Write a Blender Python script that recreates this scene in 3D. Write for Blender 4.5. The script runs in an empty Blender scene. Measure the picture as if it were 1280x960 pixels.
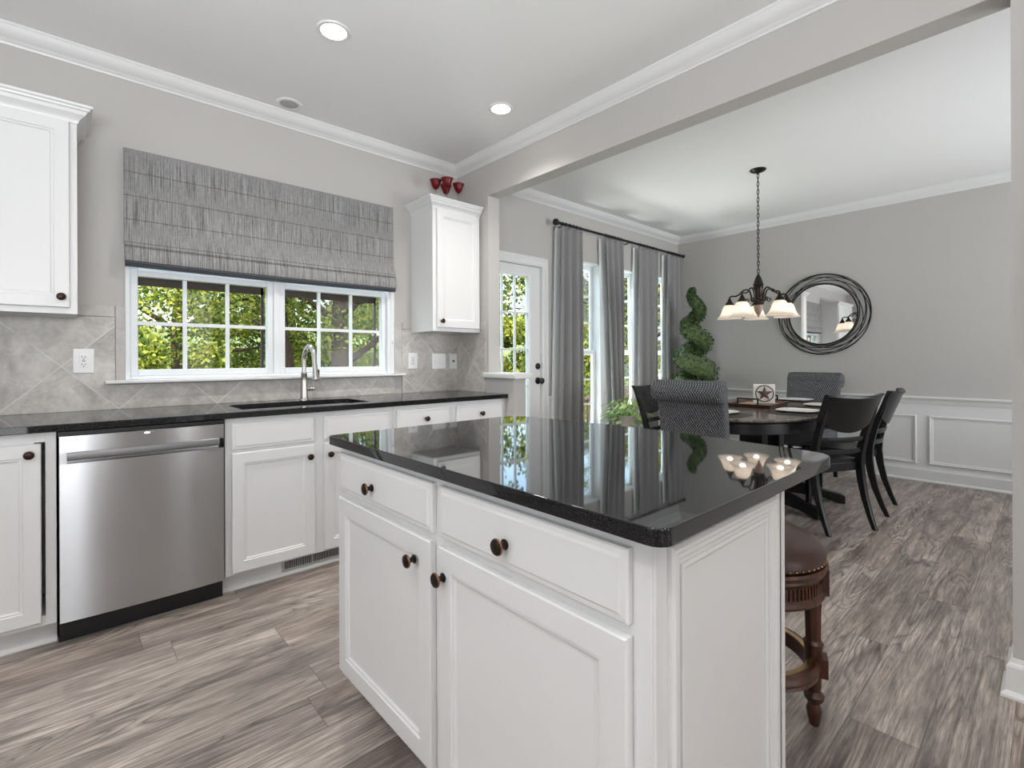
import bpy, bmesh, math, random
from math import pi, sin, cos, radians as R
from mathutils import Vector, Matrix
random.seed(7)
SC = bpy.context.scene
COL = SC.collection

# ---------------------------------------------------------------- camera, sky, sun, lights, exposure
cam_d = bpy.data.cameras.new('camera'); cam = bpy.data.objects.new('camera', cam_d); COL.objects.link(cam)
cam_d.sensor_width = 36.0; cam_d.lens = 614.48 / 1280 * 36.0
cam_d.shift_y = -(480 - 448.75) / 1280.0
cam_d.shift_x = -0.0003
cam_d.clip_start = 0.02; cam_d.clip_end = 300
cam.location = (0, 0, 1.173)
yaw = R(47.817)      # view direction measured from +X towards +Y
cam.rotation_euler = (Matrix.Rotation(yaw - pi/2, 3, 'Z') @ Matrix.Rotation(R(90), 3, 'X') @ Matrix.Rotation(R(-0.215), 3, 'Z')).to_euler()
SC.camera = cam
SC.view_settings.view_transform = 'Standard'; SC.view_settings.look = 'None'
SC.view_settings.gamma = 1.0; SC.view_settings.use_curve_mapping = False
SC.view_settings.exposure = 1.3
SC.cycles.use_denoising = True
SC.cycles.max_bounces = 10; SC.cycles.diffuse_bounces = 6; SC.cycles.transparent_max_bounces = 24
SC.cycles.sample_clamp_indirect = 6.0
SC.cycles.caustics_reflective = False; SC.cycles.caustics_refractive = False

world = bpy.data.worlds.new('sky'); SC.world = world; world.use_nodes = True
wn = world.node_tree.nodes; wl = world.node_tree.links
sky = wn.new('ShaderNodeTexSky'); sky.sky_type = 'NISHITA'; sky.sun_disc = False
sky.sun_elevation = R(48); sky.sun_rotation = R(200); sky.air_density = 1.2; sky.dust_density = 3.0
wl.new(sky.outputs[0], wn['Background'].inputs[0]); wn['Background'].inputs[1].default_value = 0.28

def lamp(name, kind, loc, energy, color=(1, 1, 1), rot=None, to=None, **kw):
    d = bpy.data.lights.new(name, kind); d.energy = energy; d.color = color
    for k, v in kw.items(): setattr(d, k, v)
    o = bpy.data.objects.new(name, d); COL.objects.link(o); o.location = loc
    if to is not None:
        o.rotation_euler = (Vector(to) - Vector(loc)).to_track_quat('-Z', 'Y').to_euler()
    elif rot: o.rotation_euler = rot
    return o
lamp('sun', 'SUN', (0, -5, 20), 1.9, (1, .95, .86), to=(5.5, 6.5, 1), angle=R(1.0))
# added fill lamps out of view, inside solid walls without windows
lamp('fill_back', 'AREA', (-0.62, -2.55, 1.15), 8, (.92, .96, 1), to=(-.62, 3, 1.15), shape='RECTANGLE', size=.55, size_y=2.2)  # added lamp before the solid back wall, also streaks the dishwasher
lamp('fill_side', 'AREA', (1.6, -2.55, 1.15), 6, (.98, .96, .95), to=(1.6, 3, 1.15), shape='RECTANGLE', size=.36, size_y=2.2)  # second added strip lamp, meant for the dishwasher's right reflection band
lamp('fill_left', 'AREA', (-1.85, .9, 1.5), 8, (.91, .955, 1), to=(3, .9, 1.2), shape='RECTANGLE', size=1.8, size_y=1.6)  # added lamp by the unseen left wall, fills the island front
lamp('fill_dining', 'AREA', (4.4, -2.5, 1.5), 15, (.93, .965, 1), to=(4.9, 3, 2.3), shape='RECTANGLE', size=2.2, size_y=1.6, spread=R(115))  # added lamp to lift the dining walls, no window behind it
lamp('ceiling_fill_kitchen', 'AREA', (-0.5, -0.5, 1.45), 25, (.94, .97, 1), to=(-.1, .45, 2.76), shape='RECTANGLE', size=1.2, size_y=.8, spread=R(140))  # added lamp aimed up, brightens the kitchen ceiling
lamp('ceiling_fill_dining', 'AREA', (4.3, -1.6, 1.0), 9, (.93, .97, 1), to=(4.4, .9, 2.76), shape='RECTANGLE', size=1.8, size_y=.8, spread=R(135))  # added lamp aimed up, brightens the dining ceiling
# added lamps outside the windows, in place of sky and ground bounce
lamp('sky_fill_dining', 'AREA', (4.8, 4.3, 3.1), 75, (.86, .95, 1), to=(4.8, 2.6, .9), shape='RECTANGLE', size=2.6, size_y=.8)  # added lamp above the line of sight, strengthens light through the dining windows
lamp('low_fill_dining', 'AREA', (4.8, 3.80, .05), 75, (1, .99, .95), to=(4.8, 2.2, 2.76), shape='RECTANGLE', size=2.4, size_y=.4)  # added lamp hidden below the sills, brightens the ceiling; no patio is built
lamp('sky_fill_kitchen', 'AREA', (1.0, 4.0, 2.9), 30, (.86, .95, 1), to=(1.0, 2.6, .9), shape='RECTANGLE', size=1.8, size_y=.5)  # added lamp above the kitchen window, boosts the sky's light

# ---------------------------------------------------------------- key dimensions (metres; camera stands over the origin)
WY = 3.358          # window wall
FX = 6.019          # far wall of the dining room
BX, BX2 = 2.4255, 2.54   # partition between kitchen and dining
CZ = 2.762          # ceiling
YC = 2.7228         # front edge of the counter
LX, BY = -1.95, -2.8

# ---------------------------------------------------------------- materials
def mat(name, color, rough=.5, metal=0, spec=.5, **kw):
    m = bpy.data.materials.new(name); m.use_nodes = True
    b = m.node_tree.nodes['Principled BSDF']
    b.inputs['Base Color'].default_value = (*color, 1); b.inputs['Roughness'].default_value = rough
    b.inputs['Metallic'].default_value = metal; b.inputs['Specular IOR Level'].default_value = spec
    for k, v in kw.items(): b.inputs[k.replace('_', ' ')].default_value = v
    return m
class NT:
    def __init__(s, m): s.m = m; s.n = m.node_tree.nodes; s.l = m.node_tree.links; s.b = s.n.get('Principled BSDF')
    def new(s, t, **kw):
        nd = s.n.new(t)
        for k, v in kw.items(): setattr(nd, k, v)
        return nd
    def put(s, inp, v):
        if hasattr(v, 'links'): s.l.new(v, inp)
        elif v is not None: inp.default_value = v
    def math(s, op, a, b=None, c=None, clamp=False):
        nd = s.new('ShaderNodeMath', operation=op, use_clamp=clamp)
        for i, v in enumerate((a, b, c)):
            if v is not None: s.put(nd.inputs[i], v)
        return nd.outputs[0]
    def obj(s): return s.new('ShaderNodeTexCoord').outputs['Object']
    def sep(s, v):
        nd = s.new('ShaderNodeSeparateXYZ'); s.put(nd.inputs[0], v); return nd.outputs
    def comb(s, x=0., y=0., z=0.):
        nd = s.new('ShaderNodeCombineXYZ')
        for i, v in enumerate((x, y, z)): s.put(nd.inputs[i], v)
        return nd.outputs[0]
    def map(s, v, scale=(1, 1, 1), loc=(0, 0, 0), rot=(0, 0, 0)):
        nd = s.new('ShaderNodeMapping'); s.put(nd.inputs[0], v)
        nd.inputs[1].default_value = loc; nd.inputs[2].default_value = rot; nd.inputs[3].default_value = scale
        return nd.outputs[0]
    def noise(s, v, scale=5., detail=3., rough=.5, dist=0.):
        nd = s.new('ShaderNodeTexNoise'); s.put(nd.inputs['Vector'], v)
        nd.inputs['Scale'].default_value = scale; nd.inputs['Detail'].default_value = detail
        nd.inputs['Roughness'].default_value = rough; nd.inputs['Distortion'].default_value = dist
        return nd.outputs[0]
    def ramp(s, f, stops, interp='LINEAR'):
        nd = s.new('ShaderNodeValToRGB'); s.put(nd.inputs[0], f); r = nd.color_ramp; r.interpolation = interp
        while len(r.elements) < len(stops): r.elements.new(.5)
        for e, (p, c) in zip(r.elements, stops):
            e.position = p; e.color = (c, c, c, 1) if isinstance(c, float) else (*c, 1)
        return nd.outputs[0]
    def mix(s, f, a, b, typ='MIX'):
        nd = s.new('ShaderNodeMix', data_type='RGBA', blend_type=typ)
        s.put(nd.inputs[0], f)
        for i, v in ((6, a), (7, b)):
            s.put(nd.inputs[i], (*v, 1) if isinstance(v, tuple) and len(v) == 3 else v)
        return nd.outputs[2]
    def bump(s, h, strength=.2, dist=.002):
        nd = s.new('ShaderNodeBump'); nd.inputs['Strength'].default_value = strength; nd.inputs['Distance'].default_value = dist
        s.put(nd.inputs['Height'], h); s.l.new(nd.outputs[0], s.b.inputs['Normal']); return nd
    def color(s, v): s.l.new(v, s.b.inputs['Base Color'])

M = {}
M['wall'] = mat('greige_paint', (.50, .484, .466), .75, spec=.3)
t = NT(M['wall']); t.bump(t.noise(t.obj(), 260, 2), .08, .001)
M['ceil'] = mat('ceiling_paint', (.82, .82, .815), .85, spec=.2)
M['trim'] = mat('white_trim_paint', (.74, .74, .735), .38)
M['cab'] = mat('white_cabinet_enamel', (.72, .72, .72), .32)
M['vinyl'] = mat('white_vinyl', (.78, .80, .82), .35)
M['bronze'] = mat('oil_rubbed_bronze', (.035, .026, .022), .32, metal=.8)
M['copper'] = mat('worn_copper_edge', (.32, .16, .09), .35, metal=1)
M['black'] = mat('black_plastic', (.008, .008, .009), .35)
M['iron'] = mat('black_iron', (.012, .012, .013), .42, metal=.3)
M['plate'] = mat('white_plastic', (.82, .82, .81), .3)
M['slot'] = mat('dark_slot', (.03, .03, .03), .6)
M['nickel'] = mat('brushed_nickel', (.52, .50, .47), .26, metal=1)
M['blackwood'] = mat('black_lacquered_wood', (.011, .0105, .011), .3, spec=.35)
M['china'] = mat('white_china', (.82, .81, .78), .25)
M['grille'] = mat('speaker_grille', (.42, .42, .42), .7)
t = NT(M['grille']); t.color(t.ramp(t.noise(t.obj(), 300, 0), [(.45, .35), (.55, .5)]))

def emit(name, col, s):
    m = bpy.data.materials.new(name); m.use_nodes = True; n = m.node_tree.nodes; n.remove(n['Principled BSDF'])
    e = n.new('ShaderNodeEmission'); e.inputs[0].default_value = (*col, 1); e.inputs[1].default_value = s
    m.node_tree.links.new(e.outputs[0], n['Material Output'].inputs[0]); return m
M['canlight'] = emit('lit_led_lens', (1, .96, .9), 9)
M['led'] = emit('lit_indicator', (.95, .98, 1), 3)
M['bulb'] = emit('lit_bulb', (1, .93, .82), 2.2)

m = bpy.data.materials.new('window_glass'); m.use_nodes = True; M['glass'] = m
n = m.node_tree.nodes; l = m.node_tree.links; n.remove(n['Principled BSDF'])
tr = n.new('ShaderNodeBsdfTransparent'); tr.inputs[0].default_value = (.96, .98, .98, 1)
gl = n.new('ShaderNodeBsdfGlossy'); gl.inputs['Roughness'].default_value = .02
def facing_fresnel(n, l, f0=.04):
    lw = n.new('ShaderNodeLayerWeight'); lw.inputs[0].default_value = .5
    p = n.new('ShaderNodeMath'); p.operation = 'POWER'; l.new(lw.outputs['Facing'], p.inputs[0]); p.inputs[1].default_value = 5
    q = n.new('ShaderNodeMath'); q.operation = 'MULTIPLY_ADD'; l.new(p.outputs[0], q.inputs[0]); q.inputs[1].default_value = 1-f0; q.inputs[2].default_value = f0
    return q.outputs[0]
mx = n.new('ShaderNodeMixShader'); l.new(facing_fresnel(n, l, .008), mx.inputs[0]); l.new(tr.outputs[0], mx.inputs[1]); l.new(gl.outputs[0], mx.inputs[2])
l.new(mx.outputs[0], n['Material Output'].inputs[0])
def tinted(name, col, ior=1.45):
    m = bpy.data.materials.new(name); m.use_nodes = True
    n = m.node_tree.nodes; l = m.node_tree.links; n.remove(n['Principled BSDF'])
    tr = n.new('ShaderNodeBsdfTransparent'); tr.inputs[0].default_value = (*col, 1)
    gl = n.new('ShaderNodeBsdfGlossy'); gl.inputs['Roughness'].default_value = .03
    mx = n.new('ShaderNodeMixShader'); l.new(facing_fresnel(n, l), mx.inputs[0]); l.new(tr.outputs[0], mx.inputs[1]); l.new(gl.outputs[0], mx.inputs[2])
    l.new(mx.outputs[0], n['Material Output'].inputs[0]); return m
M['clear'] = tinted('clear_stemware', (.9, .9, .9))
M['red'] = mat('red_glass', (.13, .003, .006), .22, spec=.35)

# black granite
M['granite'] = mat('black_granite', (.012, .012, .013), .3, spec=0)
t = NT(M['granite']); o_ = t.obj(); nz = t.noise(o_, 420, 2, .6)
t.color(t.ramp(nz, [(.52, (.009, .009, .010)), (.66, (.035, .036, .038)), (.78, (.10, .10, .105))]))

gg = t.new('ShaderNodeBsdfGlossy'); gg.inputs['Roughness'].default_value = .03
lw = t.new('ShaderNodeLayerWeight'); lw.inputs[0].default_value = .5
mm = t.new('ShaderNodeMixShader'); t.put(mm.inputs[0], t.math('MULTIPLY_ADD', t.math('POWER', lw.outputs['Facing'], 3.2), .92, .04))
t.l.new(t.b.outputs[0], mm.inputs[1]); t.l.new(gg.outputs[0], mm.inputs[2]); t.l.new(mm.outputs[0], t.n['Material Output'].inputs[0])

# stainless steel, brushed horizontally
M['steel'] = mat('stainless_steel', (.48, .48, .49), .26, metal=1)
t = NT(M['steel']); t.b.inputs['Anisotropic'].default_value = 1.0
t.b.inputs['Anisotropic Rotation'].default_value = .25
tg = t.new('ShaderNodeTangent', direction_type='RADIAL', axis='Z'); t.l.new(tg.outputs[0], t.b.inputs['Tangent'])
t.bump(t.noise(t.map(t.obj(), (3, 3, 900)), 1, 2), .04, .0006)
M['steel_dark'] = mat('dark_brushed_steel', (.26, .26, .265), .38, metal=1)
M['steel2'] = mat('sink_steel', (.45, .45, .45), .3, metal=1)

# floor planks: along X, .185 wide, 1.22 long
M['floor'] = mat('vinyl_plank_floor', (.3, .26, .23), .42, spec=.45)
t = NT(M['floor']); s = t.sep(t.obj()); PW, PL = .184, 1.22
yy = t.math('DIVIDE', t.math('ADD', s[1], 10.03), PW); row = t.math('FLOOR', yy)
wn_ = t.new('ShaderNodeTexWhiteNoise', noise_dimensions='1D'); t.l.new(row, wn_.inputs['W'])
xx = t.math('ADD', t.math('DIVIDE', t.math('ADD', s[0], 20.), PL), wn_.outputs['Value']); pl = t.math('FLOOR', xx)
w2 = t.new('ShaderNodeTexWhiteNoise', noise_dimensions='2D'); t.l.new(t.comb(row, pl), w2.inputs['Vector'])
rnd = w2.outputs['Value']
off = t.math('MULTIPLY', rnd, 37.)
gv = t.comb(t.math('ADD', s[0], off), t.math('ADD', s[1], t.math('MULTIPLY', off, .61)), rnd)
rings_src = t.noise(t.map(gv, (.75, 6.8, 1)), 1, 2, .42, .6)
rings = t.math('FRACT', t.math('MULTIPLY', rings_src, 21.))
ringl = t.ramp(rings, [(0., .08), (.09, .42), (.35, .64), (.75, .50), (1., .26)])
ringmask = t.ramp(t.noise(t.map(gv, (.9, 3.5, 1)), 1, 2), [(.40, .15), (.62, .95)])
streak = t.noise(t.map(gv, (2.0, 30, 1)), 1, 5, .66, .5)
fine = t.noise(t.map(gv, (6, 170, 1)), 1, 4, .62)
pores = t.noise(t.map(gv, (11, 340, 1)), 1, 3, .6)
blot = t.noise(t.map(gv, (1.5, 7, 1)), 1, 4, .6, .7)
knot = t.noise(t.map(gv, (3.2, 13, 1)), 1, 2, .5, .9)
col = t.ramp(blot, [(.26, (.115, .096, .089)), (.42, (.245, .208, .188)), (.55, (.345, .298, .266)), (.75, (.46, .405, .362))])
col = t.mix(t.math('MULTIPLY', ringmask, .85), col, ringl, 'OVERLAY')
col = t.mix(.55, col, t.ramp(streak, [(.32, .22), (.66, .76)]), 'OVERLAY')
col = t.mix(.55, col, t.ramp(fine, [(.34, .22), (.66, .78)]), 'OVERLAY')
col = t.mix(t.math('MULTIPLY', t.ramp(pores, [(.56, 0.), (.63, 1.)]), .5), col, (.07, .055, .05))
col = t.mix(t.math('MULTIPLY', t.ramp(knot, [(.68, 0.), (.76, 1.)]), .6), col, (.06, .046, .042))
warm = t.new('ShaderNodeTexWhiteNoise', noise_dimensions='2D'); t.l.new(t.comb(pl, row), warm.inputs['Vector'])
col = t.mix(t.math('MULTIPLY', warm.outputs['Value'], .5), col, (.98, .86, .80), 'MULTIPLY')
hs = t.new('ShaderNodeHueSaturation'); t.l.new(col, hs.inputs['Color']); t.l.new(t.math('ADD', t.math('MULTIPLY', rnd, .26), .92), hs.inputs['Value'])
fy = t.math('FRACT', yy); fx = t.math('FRACT', xx)
ey = t.math('MINIMUM', fy, t.math('SUBTRACT', 1., fy)); ex = t.math('MINIMUM', fx, t.math('SUBTRACT', 1., fx))
seam = t.math('MAXIMUM', t.math('LESS_THAN', ey, .009), t.math('LESS_THAN', ex, .0013))
t.color(t.mix(t.math('MULTIPLY', seam, .5), hs.outputs[0], (.05, .04, .037)))
t.bump(t.math('ADD', fine, t.math('MULTIPLY', pores, .5)), .12, .0015)
t.l.new(t.ramp(fine, [(.3, .34), (.7, .48)]), t.b.inputs['Roughness'])

# backsplash tile (a: which wall, u runs along it)
def tile_mat(name, axis, u0):
    m = mat(name, (.5, .48, .45), .38, spec=.4); t = NT(m); s = t.sep(t.obj())
    u = s[0] if axis == 'X' else s[1]; z = t.math('SUBTRACT', s[2], .916); P = .457
    u = t.math('SUBTRACT', u, u0)
    p = t.math('DIVIDE', t.math('ADD', u, z), P); q = t.math('DIVIDE', t.math('SUBTRACT', u, z), P)
    fp = t.math('FRACT', t.math('ADD', p, 20.)); fq = t.math('FRACT', t.math('ADD', q, 20.))
    d = t.math('MINIMUM', t.math('MINIMUM', fp, t.math('SUBTRACT', 1., fp)), t.math('MINIMUM', fq, t.math('SUBTRACT', 1., fq)))
    g = t.ramp(d, [(.004, 1.), (.009, 0.)])
    idv = t.comb(t.math('FLOOR', t.math('ADD', p, 20.)), t.math('FLOOR', t.math('ADD', q, 20.)))
    w = t.new('ShaderNodeTexWhiteNoise', noise_dimensions='2D'); t.l.new(idv, w.inputs['Vector'])
    sh = t.new('ShaderNodeVectorMath', operation='MULTIPLY_ADD'); t.l.new(w.outputs['Color'], sh.inputs[0]); sh.inputs[1].default_value = (9, 9, 9); t.l.new(t.obj(), sh.inputs[2])
    c = t.ramp(t.noise(sh.outputs[0], 5, 6, .62, 1.1), [(.28, (.36, .34, .318)), (.5, (.50, .475, .447)), (.72, (.62, .595, .562))])
    c = t.mix(.5, c, t.ramp(t.noise(sh.outputs[0], 38, 4, .65), [(.35, .4), (.65, .6)]), 'OVERLAY')
    t.color(t.mix(g, c, (.66, .64, .61))); t.bump(t.math('SUBTRACT', 1., g), .25, .0015); return m
M['tile'] = tile_mat('travertine_tile_wall', 'X', .207)
M['tile_b'] = tile_mat('travertine_tile_return', 'Y', WY)
M['tile_strip'] = mat('travertine_border', (.5, .48, .45), .38)
t = NT(M['tile_strip']); o_ = t.obj(); s = t.sep(o_)
c = t.ramp(t.noise(o_, 9, 5, .6, 1.), [(.3, (.40, .375, .35)), (.7, (.56, .535, .505))]); t.color(c)

# fabrics
def shade_fabric():
    m = mat('woven_grey_shade', (.3, .29, .28), .9, spec=.1); t = NT(m); o = t.obj()
    a = t.noise(t.map(o, (310, 1, 4.5)), 1, 4, .65); b = t.noise(t.map(o, (560, 1, 30)), 1, 2); c2 = t.noise(t.map(o, (30, 1, 300)), 1, 2)
    c = t.ramp(a, [(.35, (.065, .063, .063)), (.44, (.215, .21, .207)), (.62, (.375, .37, .37))])
    c = t.mix(.5, c, t.ramp(b, [(.3, .25), (.7, .75)]), 'OVERLAY'); c = t.mix(.25, c, t.ramp(c2, [(.3, .3), (.7, .7)]), 'OVERLAY')
    s = t.sep(o); f = t.math('FRACT', t.math('DIVIDE', t.math('SUBTRACT', s[2], 1.796), .128))
    c = t.mix(t.math('MULTIPLY', t.math('LESS_THAN', f, .045), .5), c, (.07, .06, .055)); t.color(c)
    t.bump(a, .2, .001); return m
M['shade'] = shade_fabric()
M['shade_edge'] = mat('dark_shade_binding', (.07, .075, .085), .9)
M['curtain'] = mat('grey_curtain_linen', (.215, .205, .205), .9, spec=.1)
t = NT(M['curtain']); o_ = t.obj(); t.color(t.mix(.5, (.27, .262, .262), t.ramp(t.noise(t.map(o_, (300, 300, 300)), 1, 2), [(.3, .3), (.7, .7)]), 'OVERLAY'))
M['lining'] = mat('white_curtain_lining', (.8, .82, .83), .9)
M['weave'] = mat('charcoal_basketweave', (.1, .1, .105), .9, spec=.15)
t = NT(M['weave']); o_ = t.obj(); s = t.sep(o_)
def wv(c, k): return t.math('SINE', t.math('MULTIPLY', c, k))
h = t.math('MULTIPLY', wv(t.math('ADD', s[0], s[1]), 350.), wv(s[2], 240.))
c = t.ramp(t.math('ADD', t.math('MULTIPLY', h, .5), .5), [(.2, (.045, .047, .052)), (.7, (.12, .125, .135)), (.95, (.34, .34, .345))])
t.color(t.mix(.6, c, t.ramp(t.noise(t.map(o_, (190, 190, 38)), 1, 3), [(.34, .12), (.66, .85)]), 'OVERLAY')); t.bump(h, .3, .001)
M['leather'] = mat('brown_leather', (.050, .020, .015), .36)
t = NT(M['leather']); t.bump(t.noise(t.obj(), 260, 3), .15, .001)
M['brass'] = mat('antique_brass_nail', (.42, .30, .16), .4, metal=1)
def wood(name, dark, light, sc=(3, 60, 60), rough=.35):
    m = mat(name, light, rough); t = NT(m); t.color(t.ramp(t.noise(t.map(t.obj(), sc), 1, 4, .6, .3), [(.3, dark), (.7, light)])); return m
M['cherry'] = wood('carved_brown_wood', (.028, .009, .005), (.10, .032, .014), (40, 40, 6))
M['tabletop'] = wood('grained_table_top', (.07, .056, .048), (.27, .23, .20), (3, 30, 3), .16)
M['traywood'] = wood('tray_wood', (.30, .18, .11), (.60, .40, .26), (6, 50, 6), .5)
M['trayedge'] = wood('tray_rim_wood', (.05, .025, .018), (.11, .06, .042), (6, 50, 6), .5)
M['placemat'] = mat('dark_placemat', (.05, .045, .042), .8)
M['shadeglass'] = mat('alabaster_glass', (.86, .80, .74), .35, Transmission_Weight=0., Subsurface_Weight=0.)
t = NT(M['shadeglass'])
td = t.new('ShaderNodeBsdfTranslucent'); td.inputs[0].default_value = (.98, .93, .87, 1)
mxx = t.new('ShaderNodeMixShader'); mxx.inputs[0].default_value = .55
t.l.new(t.b.outputs[0], mxx.inputs[1]); t.l.new(td.outputs[0], mxx.inputs[2]); t.l.new(mxx.outputs[0], t.n['Material Output'].inputs[0])
M['rosewood_glass'] = mat('rose_tinted_finial', (.30, .21, .18), .3)
M['mirror'] = mat('mirror_glass', (.88, .89, .89), .01, metal=1)
M['terracotta'] = mat('blush_ceramic', (.78, .68, .64), .5)
M['darkpot'] = mat('dark_planter', (.05, .045, .04), .6)
M['soil'] = mat('soil', (.03, .02, .015), .95)

def leafmat(name, stops, sc=2.0, trans=.35):
    m = mat(name, (.1, .2, .05), .5, spec=.25); t = NT(m)
    g = t.new('ShaderNodeNewGeometry')
    c = t.mix(.55, t.ramp(t.noise(t.obj(), sc, 3, .6), stops), t.ramp(g.outputs['Random Per Island'], stops))
    t.color(c)
    td = t.new('ShaderNodeBsdfTranslucent'); t.l.new(c, td.inputs[0])
    mx = t.new('ShaderNodeMixShader'); mx.inputs[0].default_value = trans
    t.l.new(t.b.outputs[0], mx.inputs[1]); t.l.new(td.outputs[0], mx.inputs[2]); t.l.new(mx.outputs[0], t.n['Material Output'].inputs[0]); return m
M['leaf_a'] = leafmat('maple_leaves', [(.30, (.025, .055, .008)), (.5, (.15, .23, .03)), (.72, (.62, .60, .10))], 1.3)
M['leaf_b'] = leafmat('oak_leaves', [(.30, (.018, .04, .008)), (.5, (.10, .16, .03)), (.72, (.45, .46, .09))], 1.3)
M['leaf_t'] = leafmat('boxwood_leaves', [(.27, (.006, .020, .006)), (.5, (.032, .075, .022)), (.72, (.21, .28, .12))], 30, .15)
M['leaf_p'] = leafmat('pothos_leaves', [(.25, (.06, .20, .05)), (.5, (.40, .62, .14)), (.75, (.85, .92, .45))], 14, .35)
M['bark'] = mat('bark', (.11, .075, .055), .9)
t = NT(M['bark']); t.color(t.ramp(t.noise(t.map(t.obj(), (14, 14, 3)), 1, 5, .65, .6), [(.32, (.010, .005, .003)), (.5, (.032, .018, .012)), (.7, (.10, .062, .045))]))
M['grass'] = mat('lawn', (.10, .16, .04), .95)
t = NT(M['grass']); t.color(t.ramp(t.noise(t.obj(), 1.5, 5, .7), [(.3, (.05, .07, .02)), (.5, (.16, .22, .05)), (.7, (.36, .34, .14))]))
M['siding'] = mat('pale_siding', (.42, .46, .52), .7)
t = NT(M['siding']); s = t.sep(t.obj()); f = t.math('FRACT', t.math('DIVIDE', s[2], .15)); t.color(t.mix(t.math('LESS_THAN', f, .1), (.50, .54, .60), (.25, .28, .32)))
M['roof'] = mat('grey_shingles', (.16, .17, .19), .9)
M['brick'] = mat('red_brick', (.2, .07, .05), .85)
t = NT(M['brick']); bt = t.new('ShaderNodeTexBrick'); t.l.new(t.map(t.obj(), (1, 1, 1), rot=(R(90), 0, 0)), bt.inputs[0])
bt.inputs['Color1'].default_value = (.22, .07, .045, 1); bt.inputs['Color2'].default_value = (.14, .05, .035, 1); bt.inputs['Mortar'].default_value = (.3, .27, .24, 1); bt.inputs['Scale'].default_value = 5
t.color(bt.outputs[0])
M['brown'] = mat('brown_aluminium', (.045, .024, .018), .5)
M['dkwood'] = mat('stained_deck_wood', (.10, .06, .045), .7)

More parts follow.
